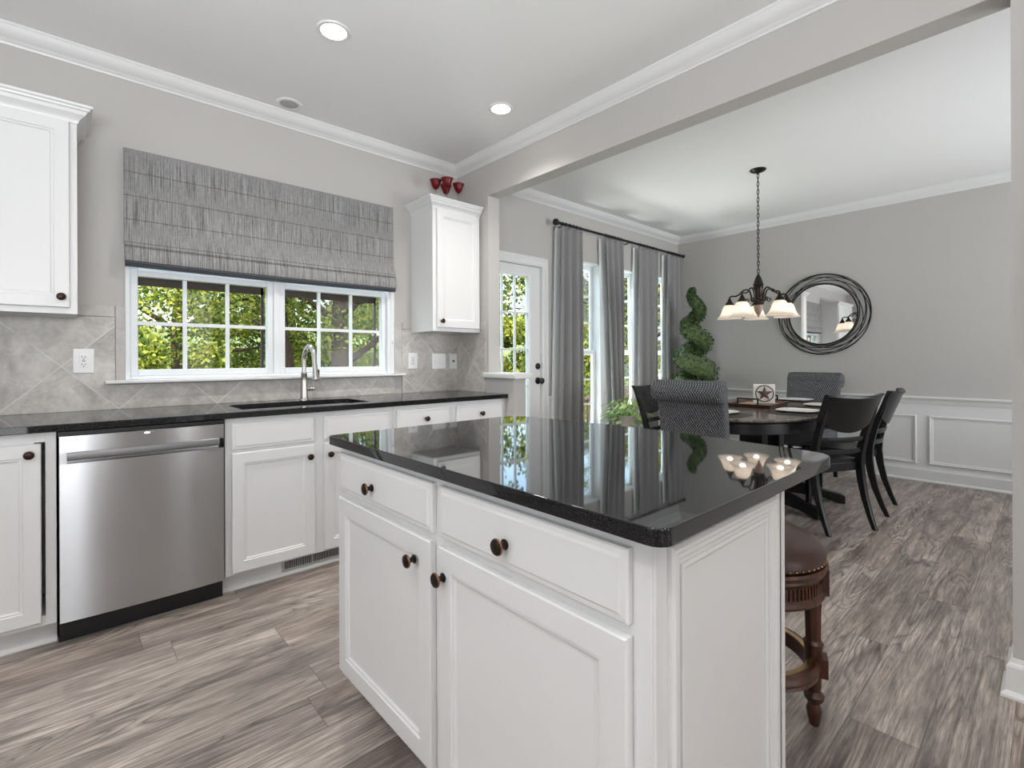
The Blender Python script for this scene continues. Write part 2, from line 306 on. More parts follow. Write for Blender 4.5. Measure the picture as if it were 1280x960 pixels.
# ---------------------------------------------------------------- mesh helpers
class MB:
    def __init__(s): s.v = []; s.f = []
    def box(s, x0, x1, y0, y1, z0, z1):
        i = len(s.v)
        s.v += [(x, y, z) for z in (z0, z1) for y in (y0, y1) for x in (x0, x1)]
        s.f += [(i, i+2, i+3, i+1), (i+4, i+5, i+7, i+6), (i, i+1, i+5, i+4), (i+2, i+6, i+7, i+3), (i, i+4, i+6, i+2), (i+1, i+3, i+7, i+5)]
        return s
    def loft(s, rings, cap=True, closed=False):
        n = len(rings[0]); i = len(s.v)
        for r in rings: s.v += [tuple(p) for p in r]
        m = len(rings)
        for a in range(m if closed else m-1):
            b = (a+1) % m
            for k in range(n):
                k2 = (k+1) % n
                s.f.append((i+a*n+k, i+a*n+k2, i+b*n+k2, i+b*n+k))
        if cap and not closed:
            s.f.append(tuple(i+k for k in range(n))[::-1]); s.f.append(tuple(i+(m-1)*n+k for k in range(n)))
        return s
    def lathe(s, prof, c=(0, 0, 0), axis='Z', n=24, sgn=1, cap=True):
        rings = []
        for r, h in prof:
            r = max(r, 1e-5); ring = []
            for k in range(n):
                a = 2*pi*k/n; u, v = r*cos(a), r*sin(a)
                if axis == 'Z': ring.append((c[0]+u, c[1]+v, c[2]+h))
                elif axis == 'Y': ring.append((c[0]+u, c[1]+sgn*h, c[2]+v))
                else: ring.append((c[0]+sgn*h, c[1]+u, c[2]+v))
            rings.append(ring)
        return s.loft(rings, cap)
    def tube(s, pts, r, n=10, cap=True, closed=False, ell=None):
        pts = [Vector(p) for p in pts]; m = len(pts); rings = []; prev = None
        rr = r if isinstance(r, (list, tuple)) else [r]*m
        for i, p in enumerate(pts):
            if closed: d = pts[(i+1) % m] - pts[i-1]
            else: d = pts[min(i+1, m-1)] - pts[max(i-1, 0)]
            d.normalize()
            if prev is None:
                a = Vector((0, 0, 1)) if abs(d.z) < .9 else Vector((1, 0, 0)); prev = d.cross(a).normalized()
            else:
                prev = (prev - d*prev.dot(d)).normalized()
            b = d.cross(prev)
            rings.append([p + (prev*cos(2*pi*k/n)+b*sin(2*pi*k/n))*rr[i] for k in range(n)])
        return s.loft(rings, cap, closed)
    def prism(s, prof, axis, a0, a1, flip=False):
        """profile of 2-D points extruded along axis ('X': (y,z), 'Y': (x,z), 'Z': (x,y))"""
        def P(u, v, a): return {'X': (a, u, v), 'Y': (u, a, v), 'Z': (u, v, a)}[axis]
        return s.loft([[P(u, v, a0) for u, v in prof], [P(u, v, a1) for u, v in prof]])
    def panel(s, facing, plane, u0, u1, z0, z1, rings):
        """concentric rings (inset, height above plane); closed back. facing '-Y','-X','+X'"""
        sg = -1 if facing[0] == '-' else 1
        rr = []
        for ins, d in rings:
            q = [(u0+ins, z0+ins), (u1-ins, z0+ins), (u1-ins, z1-ins), (u0+ins, z1-ins)]
            rr.append([(u, plane+sg*d, z) if facing[1] == 'Y' else (plane+sg*d, u, z) for u, z in q])
        return s.loft(rr)
    def leaf(s, p, size, nrm=None, w=.55):
        d = Vector((random.gauss(0, 1), random.gauss(0, 1), random.gauss(0, 1))).normalized()
        e = d.cross(Vector((random.gauss(0, 1), random.gauss(0, 1), random.gauss(0, 1)))).normalized()
        p = Vector(p); i = len(s.v); a = d*size*.5; b = e*size*w*.5
        s.v += [tuple(p-a), tuple(p+b), tuple(p+a), tuple(p-b)]; s.f.append((i, i+1, i+2, i+3)); return s
    def build(s, name, m, parent=None, smooth=False, bevel=0, local=False, recalc=True, seg=2, mats=None, auto=40):
        me = bpy.data.meshes.new(name); vs = s.v
        if parent is not None and not local:
            inv = WM(parent).inverted(); vs = [tuple(inv @ Vector(v)) for v in vs]
        me.from_pydata(vs, [], s.f); me.update()
        if recalc:
            bm = bmesh.new(); bm.from_mesh(me); bmesh.ops.recalc_face_normals(bm, faces=bm.faces); bm.to_mesh(me); bm.free()
        me.materials.append(M[m] if isinstance(m, str) else m)
        if smooth:
            me.polygons.foreach_set('use_smooth', [True]*len(me.polygons))
        o = bpy.data.objects.new(name, me); COL.objects.link(o)
        if parent is not None: o.parent = parent
        if bevel:
            b = o.modifiers.new('bevel', 'BEVEL'); b.width = bevel; b.segments = seg; b.limit_method = 'ANGLE'; b.angle_limit = R(40)
            me.polygons.foreach_set('use_smooth', [True]*len(me.polygons)); 
            wm_ = o.modifiers.new('wn', 'WEIGHTED_NORMAL'); wm_.keep_sharp = False
        elif smooth:
            me.set_sharp_from_angle(angle=R(auto))
        return o
def WM(o):
    m = Matrix.LocRotScale(o.location, o.rotation_euler, o.scale)
    return (WM(o.parent) @ m) if o.parent else m
def tag(o, label, cat, group=None):
    o['label'] = label; o['category'] = cat
    if group: o['group'] = group
    return o
def thing(name, label, cat, loc=(0, 0, 0), rz=0, group=None):
    o = bpy.data.objects.new(name, None); COL.objects.link(o); o.location = loc; o.rotation_euler = (0, 0, rz)
    o.empty_display_size = .05
    return tag(o, label, cat, group)
def struct(o): o['kind'] = 'structure'; return o
def dup(root, loc=None, rz=None, label=None, group=None):
    def cp(o, par):
        c = o.copy(); COL.objects.link(c)
        if par is not None: c.parent = par
        for ch in list(o.children): cp(ch, c)
        return c
    r = cp(root, None)
    if loc is not None: r.location = loc
    if rz is not None: r.rotation_euler = (0, 0, rz)
    if label: r['label'] = label
    if group: r['group'] = group
    return r
def arc(cx, cy, r, a0, a1, n):
    return [(cx+r*cos(a0+(a1-a0)*k/(n-1)), cy+r*sin(a0+(a1-a0)*k/(n-1))) for k in range(n)]

# ================================================================ STRUCTURE
struct(MB().box(LX-.1, FX+.1, BY-.1, WY+.16, -.06, 0).build('floor', 'floor'))
struct(MB().box(LX-.1, FX+.1, BY-.1, WY+.16, CZ, CZ+.2).build('ceiling', 'ceil'))
# window wall with its openings
KW = (.232, 1.800, 1.068, 2.300)       # kitchen window opening x0,x1,z0,z1
DR = (2.59, 3.425, 0, 2.065)          # door opening
DW = [(3.75, 4.352), (4.49, 5.095), (5.232, 5.835)]; DWZ = (.36, 2.206)
T = .125
w = MB(); y0, y1 = WY, WY+T
def wall_x(w, x0, x1, opens, z1=CZ):
    x = x0
    for a, b, za, zb in opens:
        w.box(x, a, y0, y1, 0, z1)
        if za > 0: w.box(a, b, y0, y1, 0, za)
        w.box(a, b, y0, y1, zb, z1); x = b
    w.box(x, x1, y0, y1, 0, z1)
wall_x(w, LX-.1, FX, [KW, (DR[0], DR[1], 0, DR[3])] + [(a, b, *DWZ) for a, b in DW])
struct(w.build('wall_window', 'wall'))
struct(MB().box(FX, FX+.12, BY-.1, WY+T, 0, CZ).build('wall_far', 'wall'))
struct(MB().box(LX-.12, LX, BY, WY, 0, CZ).build('wall_left', 'wall'))
struct(MB().box(LX-.12, FX, BY-.12, BY, 0, CZ).build('wall_back', 'wall'))
# partition: stub, pony wall, beam, pillar wall
struct(MB().box(BX, BX2, 2.95, WY, 1.05, CZ).box(BX, BX2, .10, 2.95, 2.4424, CZ).box(BX, BX2, BY, .10, 0, CZ)
       .box(BX, BX2, 2.66, WY, 0, 1.05).build('wall_partition', 'wall'))
# ledge cap on pony wall
struct(MB().prism([(BX-.03, 1.036), (BX-.024, 1.028), (BX2+.024, 1.028), (BX2+.03, 1.036), (BX2+.03, 1.062), (BX2+.022, 1.070), (BX-.022, 1.070), (BX-.03, 1.062)], 'Y', 2.615, 2.99).build('trim_1', 'trim', bevel=.003))

# crown mouldings: profile (out from wall, down from ceiling)
CROWN = [(0, 0), (.078, 0), (.078, -.008), (.070, -.014), (.066, -.026), (.050, -.046), (.032, -.056), (.022, -.060), (.018, -.066), (.010, -.070), (.006, -.079), (0, -.079)]
def crown(name, side, plane, a0, a1, m0=0, m1=0):
    """side: wall's normal; m0/m1: mitre sign at each end (+1 inside corner)"""
    rings = []
    for a, ms in ((a0, m0), (a1, m1)):
        ring = []
        for d, h in CROWN:
            aa = a + (ms*d if a == a0 else -ms*d); z = CZ+h
            ring.append({'-Y': (aa, plane-d, z), '+Y': (aa, plane+d, z), '-X': (plane-d, aa, z), '+X': (plane+d, aa, z)}[side])
        rings.append(ring)
    return struct(MB().loft(rings).build(name, 'trim', smooth=True, auto=35))
crown('trim_2', '-Y', WY, LX, BX, 1, 1)
crown('trim_3', '-X', BX, BY, WY, 1, 1)
crown('trim_4', '-Y', WY, BX2, FX, 1, 1)
crown('trim_5', '-X', FX, BY, WY, 1, 1)
crown('trim_6', '+X', BX2, BY, WY, 1, 1)
crown('trim_13', '+X', LX, BY, WY, 1, 1)

# baseboards
BASE = [(0, 0), (.030, 0), (.030, .010), (.022, .020), (.016, .022), (.016, .105), (.013, .114), (.008, .118), (.006, .132), (0, .132)]
def base(name, side, plane, a0, a1, m0=0, m1=0, prof=BASE, z=0):
    rings = []
    for a, ms, f in ((a0, m0, 1), (a1, m1, -1)):
        ring = []
        for d, h in prof:
            aa = a + f*ms*d
            ring.append({'-Y': (aa, plane-d, z+h), '+Y': (aa, plane+d, z+h), '-X': (plane-d, aa, z+h), '+X': (plane+d, aa, z+h)}[side])
        rings.append(ring)
    return MB().loft(rings)
struct(base('b', '-X', FX-.006, BY, WY, 1, 1).build('baseboard_far', 'trim'))
struct(base('b', '-Y', WY-.006, 3.52, FX, 0, 1).build('baseboard_window', 'trim'))
b = base('b', '-X', BX, BY, .10, 0, -1); c = base('b', '+Y', .10, BX, BX2, -1, -1)
c2 = base('b', '+X', BX2, BY, .10, 0, -1)
for q in (c, c2):
    k = len(b.v); b.v += q.v; b.f += [tuple(i+k for i in f) for f in q.f]
struct(b.build('baseboard_partition', 'trim'))
# wainscot on far wall and window wall : white skin, chair rail, picture-frame mouldings
struct(MB().box(FX-.006, FX, BY, WY, 0, .80).build('wall_wainscot_far', 'trim'))
struct(MB().box(3.515, 3.75, WY-.006, WY, 0, .80).box(3.75, 5.835, WY-.006, WY, 0, .36).box(4.352, 4.49, WY-.006, WY, .36, .80).box(5.095, 5.232, WY-.006, WY, .36, .80).box(5.835, FX, WY-.006, WY, 0, .80).build('wall_wainscot_window', 'trim'))
RAIL = [(0, 0), (.008, .0), (.012, .008), (.012, .030), (.020, .040), (.026, .052), (.034, .056), (.036, .066), (.032, .074), (0, .074)]
struct(base('r', '-X', FX-.004, BY, WY, 1, 1, RAIL, .731).build('trim_7', 'trim', smooth=True))
r_ = base('r', '-Y', WY-.004, 3.515, 3.745, 0, 0, RAIL, .731)
for a, b_ in ((4.357, 4.485), (5.10, 5.227), (5.84, FX)):
    q = base('r', '-Y', WY-.004, a, b_, 0, 0, RAIL, .731); k = len(r_.v); r_.v += q.v; r_.f += [tuple(i+k for i in f) for f in q.f]
struct(r_.build('trim_8', 'trim', smooth=True))
FR = [(0, 0), (0, .010), (.006, .016), (.012, .016), (.018, .009), (.026, .009), (.031, .004), (.031, 0)]
def frame_mould(mb, facing, plane, u0, u1, z0, z1, fr=FR):
    sg = -1 if facing[0] == '-' else 1; rings = []
    for ins, d in fr:
        q = [(u0+ins, z0+ins), (u1-ins, z0+ins), (u1-ins, z1-ins), (u0+ins, z1-ins)]
        rings.append([(u, plane+sg*d, z) if facing[1] == 'Y' else (plane+sg*d, u, z) for u, z in q])
    return mb.loft(rings, closed=True)
fm = MB()
for a, b_ in ((-2.6, -1.78), (-1.69, -.87), (-.78, -.14), (-.055, .798), (.888, 1.74), (1.83, 2.45), (2.54, 3.25)):
    frame_mould(fm, '-X', FX-.006, a, b_, .165, .625)
struct(fm.build('trim_9', 'trim'))

# backsplash
bs = MB().box(-.95, .235-.045, WY-.008, WY, .914, 1.402).box(.235-.045, 1.84, WY-.008, WY, .914, 1.045).box(1.90, BX, WY-.008, WY, .914, 1.402)
struct(bs.build('wall_backsplash', 'tile', bevel=.0015))
sp = MB().box(-.95, .19, WY-.009, WY, 1.404, 1.463).box(.192, .232, WY-.009, WY, 1.068, 1.463).box(1.835, 1.90, WY-.009, WY, 1.068, 1.455).box(1.902, BX, WY-.009, WY, 1.404, 1.455)
struct(sp.build('wall_backsplash_border', 'tile_strip', bevel=.002))
struct(MB().box(BX-.008, BX, 2.98, WY-.008, .914, 1.402).build('wall_backsplash_return', 'tile_b', bevel=.0015))
struct(MB().box(BX-.009, BX, 2.98, WY-.009, 1.404, 1.455).build('wall_backsplash_return_border', 'tile_strip', bevel=.002))

# ---- windows
def sash(par, x0, x1, z0, z1, yf, cols, rows, fw=.04, mw=.018, dep=.03):
    """one sash: frame + muntins + pane, glass at yf"""
    f = MB(); f.box(x0, x0+fw, yf-dep, yf+dep*.6, z0, z1).box(x1-fw, x1, yf-dep, yf+dep*.6, z0, z1)
    f.box(x0+fw, x1-fw, yf-dep, yf+dep*.6, z0, z0+fw).box(x0+fw, x1-fw, yf-dep, yf+dep*.6, z1-fw, z1)
    fr = f.build('window_sash', 'vinyl', par, bevel=.004)
    g = MB(); gx0, gx1, gz0, gz1 = x0+fw, x1-fw, z0+fw, z1-fw
    for k in range(1, cols):
        x = gx0+(gx1-gx0)*k/cols; g.box(x-mw/2, x+mw/2, yf-.008, yf+.008, gz0, gz1)
    for k in range(1, rows):
        z = gz0+(gz1-gz0)*k/rows; g.box(gx0, gx1, yf-.0085, yf+.0085, z-mw/2, z+mw/2)
    g.build('muntin', 'vinyl', fr)
    MB().box(gx0-.01, gx1+.01, yf-.002, yf+.002, gz0-.01, gz1+.01).build('pane', 'glass', fr)
    return fr
yg = WY+.045
w1 = MB(); x0, x1, z0, z1 = KW
w1.box(x0, x0+.022, WY-.012, WY+T, z0, z1).box(x1-.022, x1, WY-.012, WY+T, z0, z1).box(x0+.022, x1-.022, WY-.012, WY+T, z1-.022, z1)
w1.box(x0+.022, x1-.022, WY+.0, WY+T, z0, z0+.018).box(.985, 1.021, WY+.004, WY+T, z0+.018, z1-.022)
w1.box(x1, x1+.03, WY-.016, WY, z0, 1.70)
K1 = struct(w1.build('window_1', 'vinyl', bevel=.003))
for a, b_ in ((x0+.022, .985), (1.021, x1-.022)):
    sash(K1, a, b_, z0+.018, 1.672, yg, 3, 2, .036, .02)
    sash(K1, a, b_, 1.672, z1-.022, yg+.045, 3, 2, .036, .02)
    MB().box(a+.03, b_-.03, WY+.118, WY+.132, 1.598, 1.66).box(b_-.045, b_-.03, WY+.118, WY+.132, z0+.04, 1.66).box(a+.03, a+.045, WY+.118, WY+.132, z0+.04, 1.66).build('screen_frame', 'brown', K1)
MB().box(.145, 1.906, WY-.060, WY+.01, 1.050, 1.068).build('window_sill', 'trim', K1, bevel=.005)
# small white sash lock on the jamb
MB().lathe([(.008, 0), (.010, .004), (.006, .012)], (1.815, WY-.016, 1.305), 'Y', 14, -1).build('blind_cleat', 'plate', K1, smooth=True)
for i, (a, b_) in enumerate(DW):
    za, zb = DWZ; w_ = MB()
    w_.box(a, a+.012, WY-.004, WY+T, za, zb).box(b_-.012, b_, WY-.004, WY+T, za, zb).box(a+.012, b_-.012, WY-.004, WY+T, zb-.012, zb).box(a-.015, b_+.015, WY-.035, WY+T, za-.02, za)
    o = struct(w_.build('window_%d' % (i+2), 'vinyl', bevel=.002))
    zm = 1.262
    sash(o, a+.012, b_-.012, za, zm, WY+.080, 2, 3, .045, .018, dep=.02)
    sash(o, a+.012, b_-.012, zm-.03, zb-.012, WY+.108, 2, 3, .045, .018, dep=.015)

# ---- door with glass grid, casing
cs = MB()
CP = [(0, 0), (0, .018), (.010, .022), (.050, .020), (.062, .012), (.075, .010), (.083, .016), (.088, .012), (.088, 0)]
dx0, dx1, dzt = DR[0], DR[1], DR[3]
def casing(mb, side):
    for (ins, d) in (): pass
rings = []
for ins, d in CP:
    o_ = .088-ins
    rings.append([(dx0-ins+0, WY-d, 0), (dx0-ins, WY-d, dzt+ins), (dx1+ins, WY-d, dzt+ins), (dx1+ins, WY-d, 0)])
n_ = len(CP)
i0 = len(cs.v)
for r in rings: cs.v += r
for a in range(n_):
    b_ = (a+1) % n_
    for k in range(3): cs.f.append((i0+a*4+k, i0+a*4+k+1, i0+b_*4+k+1, i0+b_*4+k))
cs.f.append(tuple(i0+a*4 for a in range(n_))); cs.f.append(tuple(i0+a*4+3 for a in range(n_)))
struct(cs.build('trim_10', 'trim'))
struct(MB().box(dx0, dx0+.004, WY, WY+T, 0, dzt).box(dx1-.004, dx1, WY, WY+T, 0, dzt).box(dx0, dx1, WY, WY+T, dzt-.004, dzt).box(dx0, dx1, WY+.02, WY+T, 0, .015).build('trim_11', 'trim'))
dl = MB(); dy0, dy1 = WY+.012, WY+.055; lx0, lx1 = dx0+.006, dx1-.006
gx0, gx1, gz0, gz1 = 2.785, 3.262, .222, 1.955
dl.box(lx0, gx0, dy0, dy1, .018, dzt-.008).box(gx1, lx1, dy0, dy1, .018, dzt-.008).box(gx0, gx1, dy0, dy1, .018, gz0).box(gx0, gx1, dy0, dy1, gz1, dzt-.008)
D1 = struct(dl.build('door_1', 'trim', bevel=.002))
mg = MB()
frame_mould(mg, '-Y', dy0, gx0-.022, gx1+.022, gz0-.022, gz1+.022, [(0, 0), (0, .008), (.006, .012), (.018, .010), (.024, .004), (.024, 0)])
mg.build('glass_frame', 'vinyl', D1)
mg = MB()
for k in (1, 2):
    x = gx0+(gx1-gx0)*k/3; mg.box(x-.009, x+.009, WY+.024, WY+.043, gz0, gz1)
for k in range(1, 5):
    z = gz0+(gz1-gz0)*k/5; mg.box(gx0, gx1, WY+.0235, WY+.0435, z-.009, z+.009)
mg.build('muntin', 'vinyl', D1)
MB().box(gx0-.008, gx1+.008, WY+.031, WY+.035, gz0-.008, gz1+.008).build('pane', 'glass', D1)
MB().lathe([(.031, 0), (.031, .006), (.024, .013), (.017, .014), (.015, .024), (.003, .027)], (3.385, dy0, 1.102), 'Y', 22, -1).build('deadbolt', 'iron', D1, smooth=True)
MB().lathe([(.033, 0), (.033, .006), (.026, .012), (.012, .016), (.012, .038), (.024, .044), (.030, .056), (.027, .068), (.012, .074), (.001, .075)], (3.385, dy0, .962), 'Y', 22, -1).build('door_knob', 'iron', D1, smooth=True)

# ================================================================ KITCHEN RUN
DOOR_R = [(0, -.019), (0, -.003), (.003, 0), (.052, 0), (.055, -.004), (.061, -.004), (.066, -.009), (.074, -.0095)]
DRAW_R = [(0, -.019), (0, -.007), (.004, -.004), (.013, -.003), (.018, 0)]
def knob(par, x, y, z, facing, name='knob', s=1.0):
    ax = facing[1]; sg = -1 if facing[0] == '-' else 1
    k = MB().lathe([(.0105*s, 0), (.011*s, .0025), (.0065*s, .006), (.0055*s, .014), (.0085*s, .018), (.0155*s, .0205), (.0168*s, .0235), (.0150*s, .0275), (.009*s, .030), (.001, .031)], (x, y, z), ax, 20, sg).build(name, 'bronze', par, smooth=True)
    MB().lathe([(.0150*s, .0205), (.0172*s, .0222), (.0172*s, .0242), (.0150*s, .0262)], (x, y, z), ax, 20, sg, cap=False).build('copper_rim', 'copper', k, smooth=True)
    return k
YB = YC+.03            # face frame plane 2.7528; door fronts at 2.733
YD = 2.733
def base_unit(x0, x1, label, fronts, gap=None, hollow=False):
    root = thing('base_cabinet', label, 'cabinet', ((x0+x1)/2, YB, 0))
    bd = MB().box(x0, x1, YB+(.25 if gap else 0), WY-.01, .10, .882).box(x0, x1, YB+.072, WY-.01, 0, .10)
    if gap: bd.box(x0, gap[0]-.02, YB, YB+.25, .10, .882).box(gap[1], x1, YB, YB+.25, .10, .882).box(gap[0]-.02, gap[1], YB, YB+.25, .10, .14).box(gap[0]-.02, gap[1], YB, YB+.25, .843, .882)
    if hollow:
        bd = MB().box(x0, x1, YB+.02, WY-.01, .10, .66).box(x0, x1, YB+.072, WY-.01, 0, .10).box(x0, x1, YB, YB+.02, .10, .882).box(x0, x0+.018, YB+.02, WY-.01, .66, .882).box(x1-.018, x1, YB+.02, WY-.01, .66, .882).box(x0, x1, WY-.03, WY-.01, .66, .882)
    bd.build('body', 'cab', root, bevel=.001)
    sh = MB().prism([(YB+.072, 0), (YB+.072, .018), (YB+.064, .016), (YB+.058, .008), (YB+.057, 0)], 'X', x0, x1).build('toe_moulding', 'trim', root)
    for kind, a, b_, za, zb, kn in fronts:
        pn = MB().panel('-Y', YD, a, b_, za, zb, DOOR_R if kind == 'door' else DRAW_R).build(kind, 'cab', root)
        if kn: knob(pn, kn[0], YD, kn[1], '-Y')
    return root
base_unit(-1.0, -.033, 'white base cabinet left of the steel dishwasher', [('door', -.53, -.078, .12, .84, (-.112, .80)), ('door', -.985, -.545, .12, .84, None)], gap=(-.078, -.066))
base_unit(.577, 1.495, 'wide white sink base cabinet under the sink, beside the dishwasher', [('drawer_front', .604, 1.009, .725, .858, None), ('drawer_front', 1.063, 1.473, .725, .858, None), ('door', .604, 1.010, .112, .708, (.980, .645)), ('door', 1.063, 1.473, .112, .708, (1.092, .645))], hollow=True)
base_unit(1.497, BX-.002, 'white drawer base cabinet at the right end of the counter run', [('drawer', 1.517, 1.919, .725, .858, (1.722, .790)), ('drawer', 1.972, 2.384, .725, .858, (2.178, .790)), ('door', 1.517, 1.919, .112, .708, (1.552, .645)), ('door', 1.972, 2.384, .112, .708, (2.352, .645))])

# countertop with sink cut-out
SX0, SX1, SY0, SY1 = .68, 1.39, 2.815, 3.185
ct = MB(); z0, z1 = .884, .914
outer = [(-1.0, YC), (BX, YC), (BX, WY-.009), (-1.0, WY-.009)]
def rrect(x0, x1, y0, y1, r, n=5):
    p = []
    for cx, cy, a in ((x1-r, y1-r, 0), (x0+r, y1-r, pi/2), (x0+r, y0+r, pi), (x1-r, y0+r, 3*pi/2)):
        p += arc(cx, cy, r, a, a+pi/2, n)
    return p
hole = rrect(SX0, SX1, SY0, SY1, .05)
def slab_hole(name, outer, hole, z0, z1, m, parent=None):
    bm = bmesh.new(); lays = []
    for z in (z0, z1):
        vo = [bm.verts.new((x, y, z)) for x, y in outer]; vh = [bm.verts.new((x, y, z)) for x, y in hole]
        es = [bm.edges.new((vo[i], vo[(i+1) % len(vo)])) for i in range(len(vo))] + [bm.edges.new((vh[i], vh[(i+1) % len(vh)])) for i in range(len(vh))]
        bmesh.ops.triangle_fill(bm, use_beauty=True, use_dissolve=False, edges=es); lays.append((vo, vh))
    for j in (0, 1):
        a, b_ = lays[0][j], lays[1][j]
        for i in range(len(a)): bm.faces.new((a[i], a[(i+1) % len(a)], b_[(i+1) % len(a)], b_[i]))
    bmesh.ops.recalc_face_normals(bm, faces=bm.faces)
    me = bpy.data.meshes.new(name); bm.to_mesh(me); bm.free(); me.materials.append(M[m])
    o = bpy.data.objects.new(name, me); COL.objects.link(o)
    bv = o.modifiers.new('bevel', 'BEVEL'); bv.width = .0025; bv.segments = 2; bv.limit_method = 'ANGLE'; bv.angle_limit = R(60)
    return o
tag(slab_hole('kitchen_countertop', outer, hole, z0, z1, 'granite'), 'long polished black granite countertop under the window, with sink cut-out', 'countertop')
# undermount sink
sk = MB(); R0 = [(x, y, .884) for x, y in rrect(SX0-.008, SX1+.008, SY0-.008, SY1+.008, .05)]
def lay(ins, z, r=.05): return [(x, y, z) for x, y in rrect(SX0+ins, SX1-ins, SY0+ins, SY1-ins, r)]
sk.loft([lay(-.02, .883), lay(-.02, .881), lay(.008, .70), lay(.02, .682), lay(.034, .678)][::-1] , cap=False)
sk.f.append(tuple(range(20))); sk.loft([lay(-.022, .883), lay(-.002, .883), lay(.006, .86), lay(.010, .705), lay(.022, .688), lay(.040, .684)], cap=False)
nn = len(sk.v); sk.f.append(tuple(range(nn-20, nn)))
sink = sk.build('sink', 'steel2', smooth=True); tag(sink, 'undermount stainless sink bowl set in the black countertop below the window', 'sink')
MB().lathe([(.045, 0), (.043, .003), (.03, .002), (.012, .0005)], (1.03, 3.0, .6845), 'Z', 22).build('drain', 'nickel', sink, smooth=True)
# faucet
FXx, FY = 1.131, 3.245
fa = thing('faucet', 'tall brushed nickel gooseneck pull-down faucet behind the sink', 'faucet', (FXx, FY, .914))
MB().lathe([(.030, 0), (.030, .004), (.024, .010), (.0225, .05), (.0195, .12), (.0185, .165), (.020, .168), (.020, .174), (.016, .178)], (FXx, FY, .914), 'Z', 24).build('base', 'nickel', fa, smooth=True)
zt = 1.172; rr = .088
pts = [(FXx, FY, 1.09), (FXx, FY, 1.13), (FXx, FY, zt)] + [(FXx, FY-rr+rr*cos(a), zt+rr*sin(a)) for a in [pi*k/12 for k in range(1, 12)]]
pts += [(FXx, FY-2*rr-.004, zt-.01), (FXx, FY-2*rr-.010, zt-.035)]
MB().tube(pts, .0135, 16).build('neck', 'nickel', fa, smooth=True)
hd = MB().tube([(FXx, FY-2*rr-.010, zt-.030), (FXx, FY-2*rr-.014, zt-.055), (FXx, FY-2*rr-.020, zt-.085), (FXx, FY-2*rr-.026, zt-.115), (FXx, FY-2*rr-.028, zt-.124)], [.0145, .016, .0195, .0245, .024], 18).build('spray_head', 'nickel', fa, smooth=True)
MB().box(FXx+.012, FXx+.0235, FY-2*rr-.028, FY-2*rr-.014, zt-.102, zt-.060).build('spray_button', 'black', hd, bevel=.003)
MB().tube([(FXx+.018, FY, .985), (FXx+.062, FY, .985)], .0115, 14).build('valve', 'nickel', fa, smooth=True)
MB().tube([(FXx+.055, FY, .990), (FXx+.058, FY-.004, 1.04), (FXx+.060, FY-.008, 1.085)], [.005, .0045, .0055], 10).build('handle', 'nickel', fa, smooth=True)

# dishwasher
dw = thing('dishwasher', 'stainless steel dishwasher with bar handle between white base cabinets', 'dishwasher', (.272, YB, 0))
MB().box(-.026, .570, YB+.01, WY-.06, .10, .878).build('tub', 'black', dw)
# slightly bowed front
prof = []
N = 20
for k in range(N+1):
    x = -.024+.590*k/N; q = (x-.271)/.295; prof.append((x, 2.722-.010*(1-q*q)))
fr_ = MB(); ring0 = [(x, y) for x, y in prof] + [(.566, 2.75), (-.024, 2.75)]
fr_.prism(ring0, 'Z', .100, .748)
fr_.prism(ring0, 'Z', .795, .862)
fr_.prism([(x, y) for x, y in prof if x < 0.000] + [(-.001, 2.7215), (-.001, 2.75), (-.024, 2.75)], 'Z', .748, .795)
fr_.prism([(x, y) for x, y in prof if x > .545] + [(.566, 2.75), (.545, 2.75)], 'Z', .748, .795)
fr_.box(-.002, .548, 2.745, 2.752, .745, .797)
fr_.build('door', 'steel', dw, smooth=True, auto=30)
MB().prism([(2.716, .762), (2.712, .768), (2.712, .790), (2.717, .796), (2.728, .796), (2.728, .762)], 'X', -.001, .547).build('handle', 'steel_dark', dw, bevel=.002)
MB().box(-.028, .571, 2.728, 2.75, .864, .880).build('control_edge', 'black', dw)
MB().box(.255, .273, 2.7115, 2.715, .8495, .8545).build('indicator_light', 'led', dw)
MB().box(-.027, .571, YB+.03, YB+.06, .0, .098).build('toe_kick', 'black', dw)

# floor register in toe kick
vt = thing('floor_register', 'slotted metal air vent in the toe kick below the sink cabinet', 'vent', (1.02, YB+.07, .03))
yv = YB+.066
MB().box(.862, 1.182, yv, yv+.0055, .020, .094).build('frame', 'grille', vt, bevel=.001)
sl = MB()
for k in range(30):
    x = .876+k*.0098 + (.008 if k > 14 else 0)
    if x < 1.172: sl.box(x, x+.0055, yv-.0012, yv+.001, .032, .083)
o = sl.build('slots', 'slot', vt)

# upper cabinets
def upper(x0, x1, z0, z1, label, doorspan, kx, crown_left, crown_right, yf=3.03):
    root = thing('wall_cabinet', label, 'cabinet', ((x0+x1)/2, WY, z0))
    MB().box(x0, x1, yf+.02, WY-.002, z0, z1).build('body', 'cab', root, bevel=.0015)
    for a, b_ in doorspan:
        d = MB().panel('-Y', yf, a, b_, z0+.028, z1-.012, DOOR_R).build('door', 'cab', root)
        if kx is not None and abs(kx-(a+b_)/2) < (b_-a)/2: knob(d, kx, yf, z0+.075, '-Y')
    P = [(0, -.014), (.004, -.010), (.006, 0), (.014, .012), (.030, .026), (.036, .040), (.044, .044), (.046, .052), (.054, .056), (.056, .066), (0, .066)]
    rings = []
    for d, h in P:
        l, r = (d if crown_left else 0), (d if crown_right else 0)
        rings.append([(x0-l, WY-.003, z1+h), (x0-l, yf+.02-d, z1+h), (x1+r, yf+.02-d, z1+h), (x1+r, WY-.003, z1+h)])
    MB().loft(rings).build('crown', 'cab', root, smooth=True, auto=25)
    return root
upper(-1.0, .038, 1.388, 2.284, 'white wall cabinet left of the window with crown top', [(-.485, .011), (-.985, -.489)], -.018, False, True)
